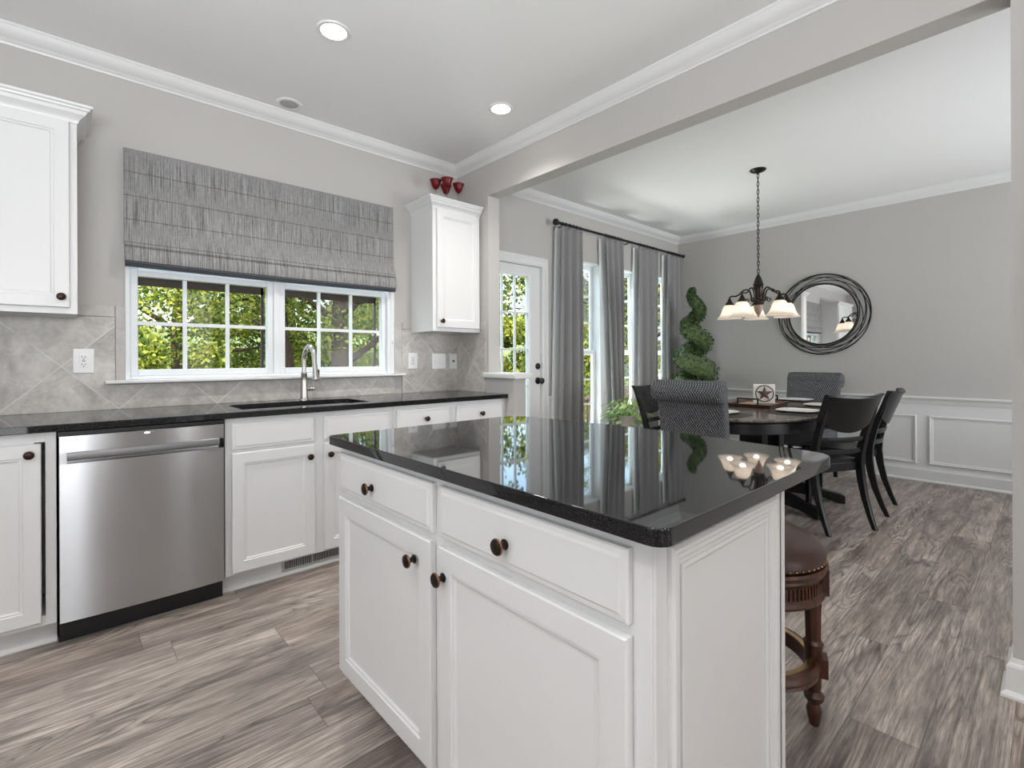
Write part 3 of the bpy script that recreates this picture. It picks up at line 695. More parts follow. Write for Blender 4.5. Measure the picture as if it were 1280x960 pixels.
UR = upper(1.982, BX-.006, 1.380, 2.292, 'narrow white wall cabinet right of the window holding red glasses', [(2.012, 2.402)], 2.046, True, False)

# red martini glasses on the right wall cabinet
for i, (x, y, lb) in enumerate(((2.103, 3.19, 'red-bowled stemmed glass on the right wall cabinet, leftmost of four'), (2.15, 3.105, 'bright red stemmed glass standing in front of the other three on the cabinet'),
                (2.225, 3.23, 'red stemmed glass at the back of the cluster, overlapped by the brightest glass'), (2.285, 3.145, 'red-bowled stemmed glass on the cabinet, rightmost of four'))):
    zt_ = 2.359
    if i == 0:
        g = thing('martini_glass', lb, 'glass', (x, y, zt_), group='red glasses on the cabinet')
        MB().lathe([(.033, 0), (.032, .002), (.006, .006), (.0035, .012), (.003, .10), (.005, .120)], (0, 0, 0), 'Z', 20).build('stem', 'clear', g, smooth=True, local=True)
        MB().lathe([(.003, .117), (.015, .122), (.025, .135), (.033, .155), (.041, .178), (.0465, .190), (.044, .189), (.038, .176), (.030, .155), (.021, .138), (.01, .128), (.001, .126)], (0, 0, 0), 'Z', 28).build('bowl', 'red', g, smooth=True, local=True)
        g0 = g
    else: dup(g0, (x, y, zt_), 0, lb)

# roman shade
rs = thing('roman_shade', 'grey woven roman shade pulled halfway down over the kitchen window', 'window shade', (1.03, 3.33, 2.306))
NX = 40
def shade_sheet(prof, x0, x1, name, m, par, wav=0.0, th=.003):
    ms = MB(); rings = []
    for k in range(NX+1):
        x = x0+(x1-x0)*k/NX; s_ = wav*sin(pi*k/NX)
        ring = [(x, y-(s_ if z < 1.80 else 0)*.3, z-(s_ if z < 1.82 else 0)) for y, z in prof] 
        rings.append(ring)
    ms.loft(rings); return ms.build(name, m, par, smooth=True, auto=50)
shade_sheet([(3.332, 2.3085), (3.322, 2.3085), (3.318, 1.92), (3.306, 1.84), (3.290, 1.800), (3.284, 1.788), (3.290, 1.780), (3.318, 1.786), (3.332, 1.92)], .226, 1.812, 'fabric_panel', 'shade', rs, .006)
shade_sheet([(3.322, 1.792), (3.296, 1.782), (3.285, 1.765), (3.281, 1.720), (3.286, 1.704), (3.320, 1.704)], .228, 1.818, 'bottom_fold', 'shade', rs, .006)
shade_sheet([(3.322, 1.703), (3.290, 1.7025), (3.287, 1.692), (3.294, 1.690), (3.290, 1.684), (3.299, 1.681), (3.298, 1.676), (3.322, 1.676)], .230, 1.815, 'hem', 'shade_edge', rs, .006)
MB().box(.230, 1.808, 3.326, 3.350, 2.27, 2.305).build('headrail', 'shade', rs, bevel=.003)

# outlets and switches
def outlet(x, z, label, w=.082, h=.124, kind='outlet', y=WY-.008):
    root = thing('wall_outlet' if kind == 'outlet' else 'light_switch', label, 'outlet' if kind == 'outlet' else 'switch', (x, y, z))
    MB().box(x-w/2, x+w/2, y-.006, y, z-h/2, z+h/2).build('cover_plate', 'plate', root, bevel=.003)
    n = 1 if w < .1 else 2
    for k in range(n):
        cx = x+(k-(n-1)/2)*.047
        if kind == 'outlet':
            ins = MB().box(cx-.017, cx+.017, y-.0085, y-.005, z-.034, z+.034).build('receptacle', 'plate', root, bevel=.001)
            s = MB()
            for dz in (-.019, .019):
                s.box(cx-.008, cx-.0055, y-.0095, y-.008, z+dz-.002, z+dz+.007).box(cx+.0055, cx+.008, y-.0095, y-.008, z+dz-.002, z+dz+.006)
                s.lathe([(.0028, 0), (.0028, .001)], (cx, y-.0085, z+dz-.009), 'Y', 10, -1)
            s.box(cx-.006, cx-.001, y-.0095, y-.008, z-.0025, z+.0025).box(cx+.001, cx+.006, y-.0095, y-.008, z-.0025, z+.0025)
            s.build('slots', 'slot', ins)
        elif kind == 'switch':
            MB().prism([(y-.005, z-.033), (y-.007, z-.033), (y-.0105, z), (y-.007, z+.033), (y-.005, z+.033)], 'X', cx-.0165, cx+.0165).build('rocker', 'plate', root)
        else:
            MB().box(cx-.0085, cx+.0085, y-.009, y-.005, z-.008, z+.008).build('jack', 'slot', root)
outlet(.064, 1.171, 'white duplex outlet on the tile left of the window')
outlet(1.990, 1.162, 'white duplex outlet on the tile just right of the window')
outlet(2.231, 1.157, 'white double rocker switch plate on the tile below the right wall cabinet', w=.130, kind='switch')
outlet(2.372, 1.157, 'white single wall plate on the tile nearest the corner', w=.076, kind='phone')

# recessed lights and speaker
def can(x, y, label, lit=True):
    root = thing('recessed_light', label, 'ceiling light', (x, y, CZ))
    MB().lathe([(.058, -.0005), (.060, -.006), (.074, -.007), (.078, -.004), (.079, 0)], (x, y, CZ), 'Z', 36, cap=False).build('trim_ring', 'trim', root, smooth=True)
    MB().lathe([(.059, -.0035), (.001, -.0036)], (x, y, CZ), 'Z', 36, cap=False).build('lens', 'canlight', root)
    d = lamp('can_lamp', 'SPOT', (x, y, CZ-.02), 23, (1, .95, .88), to=(x, y, 0), spot_size=R(128), spot_blend=.9, shadow_soft_size=.055)
can(.96, 2.336, 'round lit recessed ceiling light nearest the camera')
can(2.044, 2.355, 'round lit recessed ceiling light near the corner of the kitchen')
can(.96, -1.2, 'round lit recessed ceiling light right of the camera')
can(-.7, .3, 'round lit recessed ceiling light left of the camera')
spk = thing('ceiling_speaker', 'round grey ceiling speaker by the crown moulding above the window', 'speaker', (1.027, 3.186, CZ))
MB().lathe([(.053, -.002), (.055, -.006), (.070, -.006), (.075, -.003), (.076, 0)], (1.027, 3.186, CZ), 'Z', 32, cap=False).build('rim', 'ceil', spk, smooth=True)
MB().lathe([(.054, -.004), (.03, -.007), (.001, -.008)], (1.027, 3.186, CZ), 'Z', 32, cap=False).build('grille', 'grille', spk, smooth=True)

# ================================================================ ISLAND
IX, IXB = .697, 1.229    # face frame plane, back of the cabinet
IY0, IY1 = .437, 1.645
isl = thing('kitchen_island', 'white kitchen island cabinet with two drawers over two doors', 'kitchen island', ((IX+IXB)/2, (IY0+IY1)/2, 0))
MB().box(IX, IXB, IY0, IY1, .10, .883).box(IX+.07, IXB-.0, IY0+.0, IY1-.0, 0, .10).build('body', 'cab', isl, bevel=.002)
XD = .677
def ifront(kind, a, b_, za, zb, kn):
    p = MB().panel('-X', XD, a, b_, za, zb, DOOR_R if kind == 'door' else DRAW_R).build(kind, 'cab', isl)
    knob(p, XD, kn[0], kn[1], '-X', s=1.05)
ifront('drawer', 1.057, 1.618, .733, .860, (1.376, .788))
ifront('drawer', .472, 1.023, .733, .860, (.772, .786))
ifront('door', 1.060, 1.622, .132, .712, (1.135, .647))
ifront('door', .472, 1.024, .132, .712, (1.000, .642))
ep = MB(); ep.box(IX+.004, IXB+.006, IY0-.006, IY0, .0, .883)
# end panel applied moulding
FR2 = [(0, 0), (0, .008), (.006, .012), (.012, .012), (.018, .007), (.026, .007), (.032, .002), (.032, 0)]
frame_mould(ep, '-Y', IY0-.006, .735, 1.190, .09, .862, FR2)
frame_mould(ep, '-Y', IY0-.006, .775, 1.150, .13, .822, [(0, 0), (0, .004), (.006, .006), (.012, .002), (.012, 0)])
ep.build('end_panel', 'cab', isl)
MB().box(IXB, IXB+.006, IY0-.006, IY1, 0, .883).build('back_panel', 'cab', isl)
MB().box(IXB+.004, IXB+.022, IY0-.010, IY0+.03, 0, .883).build('corner_trim', 'cab', isl, bevel=.003)
# island top: bowed seating edge
def island_top():
    pts = []
    x0, x1, y0, y1 = .660, 1.535, .394, 1.672
    pts += arc(x0+.03, y0+.03, .03, pi, 1.5*pi, 7)
    pts += arc(x1-.07, y0+.07, .07, 1.5*pi, 2*pi-.12, 8)
    for k in range(1, 12):
        q = k/12; pts.append((x1+.052*sin(pi*q), y0+.07+(y1-y0-.15)*q))
    pts += arc(x1-.09, y1-.09, .09, .12, .5*pi, 8)
    pts += arc(x0+.02, y1-.02, .02, .5*pi, pi, 5)
    return pts
top = MB().prism(island_top(), 'Z', .884, .914).build('island_countertop', 'granite', bevel=.003)
tag(top, 'polished black granite slab with rounded corners on the white island', 'countertop')

# ================================================================ BAR STOOL
ST = (1.708, .693)
st = thing('bar_stool', 'brown leather bar stool with nailheads and carved legs beside the island', 'stool', (ST[0], ST[1], 0), 0)
MB().lathe([(.001, .622), (.08, .620), (.16, .606), (.203, .584), (.219, .562), (.219, .540), (.212, .533), (.001, .533)], (0, 0, 0), 'Z', 48).build('seat', 'leather', st, smooth=True, local=True)
nl = MB()
for k in range(64):
    a = 2*pi*k/64; nl.lathe([(.0001, .003), (.003, .002), (.0045, 0)], (.220*cos(a), .220*sin(a), .542), 'Z', 6)
nl.build('nailhead_trim', 'brass', st, local=True); 
ap = MB()
prof_ = [(.150, .531), (.221, .531), (.225, .523), (.221, .513), (.214, .508), (.217, .501), (.214, .495)]
ap.lathe(prof_ + [(.208, .489), (.208, .450), (.214, .443), (.218, .435), (.214, .425), (.15, .425)], (0, 0, 0), 'Z', 64)
for k in range(96):
    a = 2*pi*k/96; c_, s_ = cos(a), sin(a); r0_, r1_ = .204, .2125
    ap.loft([[(r0_*cos(a-.02), r0_*sin(a-.02), z), (r1_*cos(a-.012), r1_*sin(a-.012), z), (r1_*cos(a+.012), r1_*sin(a+.012), z), (r0_*cos(a+.02), r0_*sin(a+.02), z)] for z in (.453, .486)])
ap.build('apron', 'cherry', st, smooth=True, local=True, auto=30)
for k in range(4):
    a = R(-70+90*k); px_, py_ = cos(a), sin(a)
    lg = MB()
    path = [(.0, .013), (.03, .020), (.055, .023), (.075, .016), (.09, .027), (.105, .030), (.12, .019), (.14, .022), (.20, .024), (.27, .026), (.285, .030), (.295, .022), (.40, .0245), (.43, .026), (.44, .031), (.455, .026), (.47, .030)]
    rings = []
    for z, r in path:
        z = z*.925; rc = .184-.004*(z/.47); fl = 16
        rings.append([(px_*rc+r*(1-(.12 if (i % 2 and .30 < z < .42) else 0))*cos(2*pi*i/fl), py_*rc+r*(1-(.12 if (i % 2 and .30 < z < .42) else 0))*sin(2*pi*i/fl), z) for i in range(fl)])
    lg.loft(rings); rc = .190
    t_ = (-py_, px_)
    lg.loft([[(px_*(rc+d)+t_[0]*w_, py_*(rc+d)+t_[1]*w_, z) for d, w_ in ((-.03, -.028), (.034, -.028), (.034, .028), (-.03, .028))] for z in (.428, .510)])
    lg.loft([[(px_*(.196+d)+t_[0]*w_, py_*(.196+d)+t_[1]*w_, z) for d, w_ in ((-.025, -.025), (.025, -.025), (.025, .025), (-.025, .025))] for z in (.165, .225)])
    lg.build('leg', 'cherry', st, smooth=True, local=True, auto=35)
MB().lathe([(.160, .168), (.188, .168), (.200, .177), (.196, .185), (.203, .195), (.200, .208), (.192, .215), (.160, .215), (.160, .168)], (0, 0, 0), 'Z', 56, cap=False).build('footrest_ring', 'cherry', st, smooth=True, local=True)
MB().lathe([(.162, .214), (.1625, .2175), (.178, .2175), (.1785, .214)], (0, 0, 0), 'Z', 56, cap=False).build('footrest_plate', 'brass', st, smooth=True, local=True)

# ================================================================ DINING
TC = (4.35, 1.66); TA, TB = 1.05, .60; TZ = .762
tb = thing('dining_table', 'oval dining table with dark apron and pedestal under the chandelier', 'dining table', (TC[0], TC[1], 0))
def oval(a, b, n=64, e=2.3): 
    return [(a*math.copysign(abs(cos(2*pi*k/n))**(2/e), cos(2*pi*k/n)), b*math.copysign(abs(sin(2*pi*k/n))**(2/e), sin(2*pi*k/n))) for k in range(n)]
def ov(a, b, z): return [(x, y, z) for x, y in oval(a, b)]
MB().loft([ov(TA-.012, TB-.012, TZ-.024), ov(TA, TB, TZ-.016), ov(TA, TB, TZ-.006), ov(TA-.006, TB-.006, TZ)]).build('tabletop', 'tabletop', tb, smooth=True, local=True, auto=30)
MB().loft([ov(TA-.07, TB-.07, TZ-.115), ov(TA-.05, TB-.05, TZ-.11), ov(TA-.05, TB-.05, TZ-.04), ov(TA-.02, TB-.02, TZ-.025)]).build('apron', 'blackwood', tb, smooth=True, local=True, auto=30)
MB().box(-.22, .22, -.14, .14, .14, .18).box(-.24, -.12, -.09, .09, .17, TZ-.115).box(.12, .24, -.09, .09, .17, TZ-.115).build('pedestal', 'blackwood', tb, bevel=.006, local=True)
for sx, sy in ((1, 1), (1, -1), (-1, 1), (-1, -1)):
    p = [(.14*sx, .06*sy), (.30*sx, .52*sy)] if True else None
    (xa, ya), (xb, yb) = p; d = Vector((xb-xa, yb-ya, 0)).normalized(); q = Vector((-d.y, d.x, 0))*.035
    rings = []
    for f, zb_, zt_ in ((0, .05, .19), (.3, .045, .15), (.7, .03, .095), (.93, .0, .075), (1, .0, .06)):
        c_ = Vector((xa, ya, 0)).lerp(Vector((xb, yb, 0)), f)
        rings.append([tuple(c_-q+Vector((0, 0, zb_))), tuple(c_+q+Vector((0, 0, zb_))), tuple(c_+q+Vector((0, 0, zt_))), tuple(c_-q+Vector((0, 0, zt_)))])
    MB().loft(rings).build('foot', 'blackwood', tb, local=True, bevel=.004)

def wood_chair(loc, rz, label):
    c = thing('wooden_dining_chair', label, 'chair', loc, rz, 'black wooden dining chairs')
    # seat saddle
    N = 14; s_ = MB(); rings = []
    for j in range(N+1):
        y = -.205+.43*j/N; hw = .205+.03*(j/N); 
        if j == N: hw -= .02
        row = []
        for i in range(N+1):
            u = -1+2*i/N; z = .468-.012*(1-u*u)*math.sin(pi*min(1, max(0, j/N)))
            row.append((u*hw, y, z))
        row += [(hw-.01, y, .438), (-(hw-.01), y, .438)]
        rings.append(row)
    s_.loft(rings); s_.build('seat', 'blackwood', c, smooth=True, local=True, auto=40)
    MB().box(-.195, .195, .185, .205, .385, .44).box(-.195, -.177, -.19, .19, .385, .44).box(.177, .195, -.19, .19, .385, .44).box(-.19, .19, -.215, -.195, .385, .44).build('seat_rail', 'blackwood', c, local=True, bevel=.002)
    for sx in (-1, 1):
        rings = []
        for z, y, w_, d_ in ((0, -.335, .026, .030), (.08, -.302, .028, .036), (.2, -.262, .031, .043), (.32, -.236, .034, .049), (.43, -.222, .036, .054), (.52, -.228, .036, .052), (.64, -.256, .034, .047), (.76, -.295, .032, .042), (.82, -.318, .030, .036), (.845, -.330, .022, .022)):
            x = sx*(.200+.012*(z/.87)) ; 
            rings.append([(x-w_/2, y-d_/2, z), (x+w_/2, y-d_/2, z), (x+w_/2, y+d_/2, z), (x-w_/2, y+d_/2, z)])
        MB().loft(rings).build('leg', 'blackwood', c, local=True, bevel=.005)
        rings = []
        for z, w_ in ((0, .028), (.2, .034), (.42, .042), (.44, .042)):
            x = sx*.195; y = .185
            rings.append([(x-w_/2, y-w_/2, z), (x+w_/2, y-w_/2, z), (x+w_/2, y+w_/2, z), (x-w_/2, y+w_/2, z)])
        MB().loft(rings).build('leg', 'blackwood', c, local=True, bevel=.004)
    def rail(zlo, zhi, y0_, lean, hw, bow, th, arch, name, topdip=0., lip=0.):
        r = []; n = 18
        for i in range(n+1):
            u = -1+2*i/n; x = u*hw; y = y0_-bow*(1-u*u)
            zb = zlo+arch*u*u; zt_ = zhi+topdip*u*u
            yt = y-lean*(zt_-zlo); yb_ = y-lean*(zb-zlo)
            r.append([(x, yb_-th/2, zb), (x, yb_+th/2, zb), (x, yt+th/2, zt_-.004), (x, yt+th/2-.003-lip*.0, zt_), (x, yt-th/2-lip, zt_), (x, yt-th/2-lip, zt_-.012), (x, yt-th/2, zt_-.022)])
        return MB().loft(r).build(name, 'blackwood', c, smooth=True, local=True, auto=35)
    rail(.668, .918, -.258, .34, .240, .050, .020, .085, 'crest_rail', .014, .014)
    rail(.598, .634, -.243, .25, .20, .040, .016, .002, 'back_slat')
    rail(.515, .550, -.230, .15, .20, .034, .016, .002, 'back_slat')
    return c
CA = wood_chair((4.03, 1.21, 0), R(-26), 'black wooden dining chair angled at the table, nearest the island')
dup(CA, (4.66, 1.175, 0), R(3), 'black wooden dining chair seen edge-on, nearest the wainscoted wall')
dup(CA, (4.02, 2.20, 0), R(184), 'black wooden dining chair on the window side of the table, by the curtains')

def soft_chair(loc, rz, label):
    c = thing('upholstered_dining_chair', label, 'chair', loc, rz, 'grey upholstered dining chairs')
    W = .235
    # back: side profile (y,z) lofted over x with rounded ends
    prof = [(-.160, .40), (-.180, .60), (-.225, .80), (-.262, .92), (-.285, .985), (-.315, 1.018), (-.350, 1.020), (-.365, .97), (-.345, .90), (-.318, .80), (-.285, .60), (-.268, .40), (-.262, .30), (-.160, .30)]
    cy = -.26; rings = []
    for x, s_ in ((-W, .78), (-W+.005, .90), (-W+.018, .97), (-W+.04, 1), (W-.04, 1), (W-.018, .97), (W-.005, .90), (W, .78)):
        rings.append([(x*(.93+.08*(z-.3)/.7), (y+.035*(z-.5))*1. if False else cy-(.03*(z-.5))+(y-cy+(.03*(z-.5)))*s_, z) for y, z in prof])
    bk = MB().loft(rings)
    # rolled top: a bolster with rounded ends behind the head of the back
    rc_, zc_ = -.345, .948; rr_ = []
    for x, r in ((-.252, .030), (-.250, .048), (-.243, .063), (-.228, .074), (-.20, .077), (0, .077), (.20, .077), (.228, .074), (.243, .063), (.250, .048), (.252, .030)):
        rr_.append([(x, rc_+r*cos(2*pi*k/24), zc_+r*sin(2*pi*k/24)) for k in range(24)])
    bk.loft(rr_)
    bk.build('backrest', 'weave', c, smooth=True, local=True, auto=50)
    q = []
    for ins, z in ((.02, .34), (.0, .36), (0, .46), (.012, .485), (.05, .505), (.10, .512)):
        q.append([(x, y, z) for x, y in rrect(-W+ins, W-ins, -.20+ins, .26-ins, .04)])
    MB().loft(q).build('seat', 'weave', c, smooth=True, local=True, auto=60)
    for sx in (-1, 1):
        for yy_, y2 in ((.225, .225), (-.23, -.28)):
            x = sx*.20
            MB().loft([[(x-.015, y2-.015, 0), (x+.015, y2-.015, 0), (x+.015, y2+.015, 0), (x-.015, y2+.015, 0)], [(x-.022, yy_-.022, .345), (x+.022, yy_-.022, .345), (x+.022, yy_+.022, .345), (x-.022, yy_+.022, .345)]]).build('leg', 'blackwood', c, local=True, bevel=.003)
    return c
UA = soft_chair((3.47, 1.70, 0), R(-86), 'charcoal upholstered chair with rolled back, seen from behind at the near end of the table')
dup(UA, (5.33, 1.66, 0), R(88), 'grey upholstered chair facing the camera at the far end of the table')

# place settings
def place(x, y, rz, label, first=[None]):
    if first[0] is None:
        pm = thing('placemat', 'x', 'placemat', (x, y, TZ), rz, 'dark placemats')
        MB().loft([[(a, b, z) for a, b in rrect(-.22, .22, -.15, .15, .05)] for z in (.0005, .004)]).build('mat', 'placemat', pm, local=True)
        p = thing('dinner_plate', 'x', 'plate', (x, y, TZ+.0045), rz, 'white plates')
        rg = []
        for r, z in ((.08, 0), (.085, .004), (.13, .013), (.140, .016), (.138, .018), (.125, .015), (.085, .008), (.001, .007)):
            rg.append([(a, b, z) for a, b in oval(r, r, 40, 3.2)])
        MB().loft(rg).build('dish', 'china', p, smooth=True, local=True, auto=50)
        first[0] = (pm, p)
    else:
        pm = dup(first[0][0], (x, y, TZ), rz); p = dup(first[0][1], (x, y, TZ+.0045), rz)
    pm['label'] = 'dark placemat '+label; p['label'] = 'white plate '+label
place(4.08, 1.30, 0, 'before the angled black chair, nearest the island')
place(4.70, 1.30, 0, 'before the edge-on black chair')
place(5.15, 1.66, pi/2, 'at the far end, before the far upholstered chair')
place(3.56, 1.68, pi/2, 'at the near end, before the rolled-back chair')
place(4.05, 2.03, 0, 'on the window side of the table')

# tray
ty = thing('serving_tray', 'rectangular wooden tray with two black handles in the middle of the table', 'tray', (4.42, 1.72, TZ+.0005), R(4))
MB().box(-.25, .25, -.16, .16, 0, .012).build('bottom', 'traywood', ty, local=True)
rg = []
for a, b, z in ((.250, .160, 0), (.270, .180, .032), (.260, .170, .032), (.243, .153, .010)):
    rg.append([(-a, -b, z), (a, -b, z), (a, b, z), (-a, b, z)])
MB().loft(rg, closed=True).build('rim', 'trayedge', ty, local=True)
for sx in (-1, 1):
    h_ = MB(); x = .262*sx
    h_.box(x-.006, x+.006, -.085, -.073, .028, .078).box(x-.006, x+.006, .073, .085, .028, .078).box(x-.006, x+.006, -.085, .085, .070, .082)
    h_.build('handle', 'iron', ty, local=True, bevel=.002)
# star napkin holder
nh = thing('napkin_holder', 'iron star-in-ring napkin holder with white napkins standing on the tray', 'napkin holder', (4.485, 1.695, TZ+.0125), R(-62))
MB().box(-.075, .075, -.03, .03, 0, .004).build('base', 'iron', nh, local=True)
MB().box(-.086, .082, -.014, .016, .0045, .172).build('napkins', 'china', nh, local=True, bevel=.002)
def star(y):
    s_ = MB(); cz = .092; Rr = .069
    s_.tube([(Rr*cos(2*pi*k/40), y, cz+Rr*sin(2*pi*k/40)) for k in range(40)], .0045, 8, closed=True)
    o5 = []
    for k in range(10):
        r = .066 if k % 2 == 0 else .026; a = pi/2+pi*k/5; o5.append((r*cos(a), y, cz+r*sin(a)))
    i = len(s_.v); s_.v += o5 + [(0, y-.014, cz), (0, y+.004, cz)]
    for k in range(10): s_.f.append((i+k, i+(k+1) % 10, i+10)); s_.f.append((i+(k+1) % 10, i+k, i+11))
    return s_
star(-.026).build('star', 'trayedge', nh, local=True)
star(.032).build('star', 'trayedge', nh, local=True)

# chandelier
CHX, CHY = 4.325, 1.678
ch = thing('chandelier', 'bronze five-arm chandelier with frosted bell shades hanging over the dining table', 'chandelier', (CHX, CHY, CZ))
MB().lathe([(.064, 0), (.064, -.006), (.055, -.014), (.03, -.024), (.012, -.03), (.006, -.04)], (CHX, CHY, CZ), 'Z', 28).build('canopy', 'bronze', ch, smooth=True)
cn = MB(); z = CZ-.035; k = 0
while z > 1.880:
    pts = []
    for j in range(12):
        a = 2*pi*j/12; u, v = .0095*cos(a), .021*sin(a)
        pts.append((CHX+(u if k % 2 else u*.25), CHY+(u*.25 if k % 2 else u), z-.018+v))
    cn.tube(pts, .0032, 6, closed=True); z -= .0335; k += 1
o = cn.build('chain', 'bronze', ch)
MB().lathe([(.004, 1.885), (.012, 1.872), (.024, 1.845), (.037, 1.805), (.042, 1.790), (.036, 1.782), (.040, 1.770), (.035, 1.755), (.032, 1.70), (.034, 1.690), (.034, 1.675), (.030, 1.668), (.030, 1.645), (.043, 1.640), (.044, 1.628), (.038, 1.620), (.001, 1.620)], (CHX, CHY, 0), 'Z', 28).build('body', 'bronze', ch, smooth=True, auto=30)
MB().lathe([(.036, 1.622), (.037, 1.605), (.030, 1.575), (.018, 1.548), (.008, 1.535), (.010, 1.528), (.004, 1.520), (.001, 1.518)], (CHX, CHY, 0), 'Z', 20).build('finial', 'rosewood_glass', ch, smooth=True)
cam_dir = math.atan2(-CHY, -CHX)
for k in range(5):
    a = cam_dir+pi+R(5)+2*pi*k/5; c_, s_ = cos(a), sin(a)
    arm = MB()
    pr = [(.030, 1.668), (.045, 1.650), (.058, 1.668), (.056, 1.700), (.068, 1.742), (.095, 1.760), (.125, 1.750), (.150, 1.722), (.180, 1.708), (.212, 1.712), (.228, 1.705), (.232, 1.690)]
    pp = []
    for i in range(len(pr)-1):
        for q in (0, .5):
            pp.append((pr[i][0]*(1-q)+pr[i+1][0]*q, pr[i][1]*(1-q)+pr[i+1][1]*q))
    pp.append(pr[-1])
    arm.tube([(CHX+r*c_, CHY+r*s_, zz) for r, zz in pp], .0066, 8)
    arm.tube([(CHX+(.088+.020*(1-j/18)*cos(j*.62))*c_, CHY+(.088+.020*(1-j/18)*cos(j*.62))*s_, 1.662+.020*(1-j/18)*sin(j*.62)) for j in range(14)], .0042, 6)
    arm.build('arm', 'bronze', ch, smooth=True)
    x, y = CHX+.232*c_, CHY+.232*s_
    cap_ = MB().lathe([(.001, 1.700), (.008, 1.698), (.009, 1.688), (.014, 1.682), (.018, 1.668), (.032, 1.650), (.038, 1.638), (.036, 1.632), (.001, 1.632)], (x, y, 0), 'Z', 20).build('socket_cap', 'bronze', ch, smooth=True)
    MB().lathe([(.036, 1.634), (.046, 1.625), (.056, 1.605), (.064, 1.575), (.077, 1.545), (.097, 1.522), (.103, 1.516), (.098, 1.517), (.074, 1.541), (.061, 1.574), (.053, 1.604), (.044, 1.622), (.035, 1.631)], (x, y, 0), 'Z', 28, cap=False).build('shade', 'shadeglass', ch, smooth=True)
    MB().lathe([(.001, 1.632), (.012, 1.625), (.014, 1.605), (.024, 1.585), (.026, 1.568), (.018, 1.552), (.001, 1.545)], (x, y, 0), 'Z', 14).build('bulb', 'bulb', cap_, smooth=True)
    lamp('bulb_lamp', 'POINT', (x, y, 1.555), .55, (1, .92, .82), shadow_soft_size=.03)

# mirror
MY, MZ = 1.672, 1.640
mr = thing('wall_mirror', 'round mirror framed by looping black wire rings on the far wall', 'mirror', (FX, MY, MZ))
MB().lathe([(.318, 0), (.318, .014), (.315, .016), (.001, .016)], (FX-.012, MY, MZ), 'X', 72, -1).build('mirror_glass', 'mirror', mr)
rim = MB().tube([(FX-.030, MY+.322*cos(2*pi*k/72), MZ+.322*sin(2*pi*k/72)) for k in range(72)], .0065, 8, closed=True).build('inner_ring', 'iron', mr, smooth=True)
for k, (r, off_, ph) in enumerate(((.436, .0, 0), (.384, .047, 25), (.386, .045, 95), (.380, .050, 160), (.388, .044, 215), (.383, .048, 290), (.412, .024, 60))):
    pts = []
    for j in range(80):
        a = 2*pi*j/80
        pts.append((FX-.026-.012*sin(a*2+k*1.3), MY+r*cos(a)+off_*cos(R(ph)), MZ+r*.985*sin(a)+off_*sin(R(ph))))
    MB().tube(pts, .0040, 7, closed=True).build('wire_ring', 'iron', mr, smooth=True)

# curtains and rod
RY, RZ = 3.262, 2.508
rod = thing('curtain_rod', 'long black curtain rod with ball finials above the dining windows', 'curtain rod', (4.77, RY, RZ))
MB().tube([(3.575, RY, RZ), (5.965, RY, RZ)], .0125, 14).build('rod', 'iron', rod, smooth=True)
for x, sg in ((3.575, -1), (5.955, 1)):
    MB().lathe([(.015, -.005), (.018, .004), (.011, .010), (.024, .018), (.034, .036), (.030, .054), (.014, .066), (.001, .069)] if sg < 0 else [(.015, -.005), (.018, .004), (.011, .008), (.020, .016), (.024, .028), (.018, .042), (.001, .05)], (x, RY, RZ), 'X', 20, sg).build('finial', 'iron', rod, smooth=True)
for x in (3.63, 4.74, 5.90):
    MB().tube([(x, RY, RZ-.012), (x, RY+.01, RZ-.028), (x, WY-.004, RZ-.030)], .006, 8).lathe([(.022, 0), (.022, .004)], (x, WY, RZ-.030), 'Y', 16, -1).build('bracket', 'iron', rod, smooth=True)
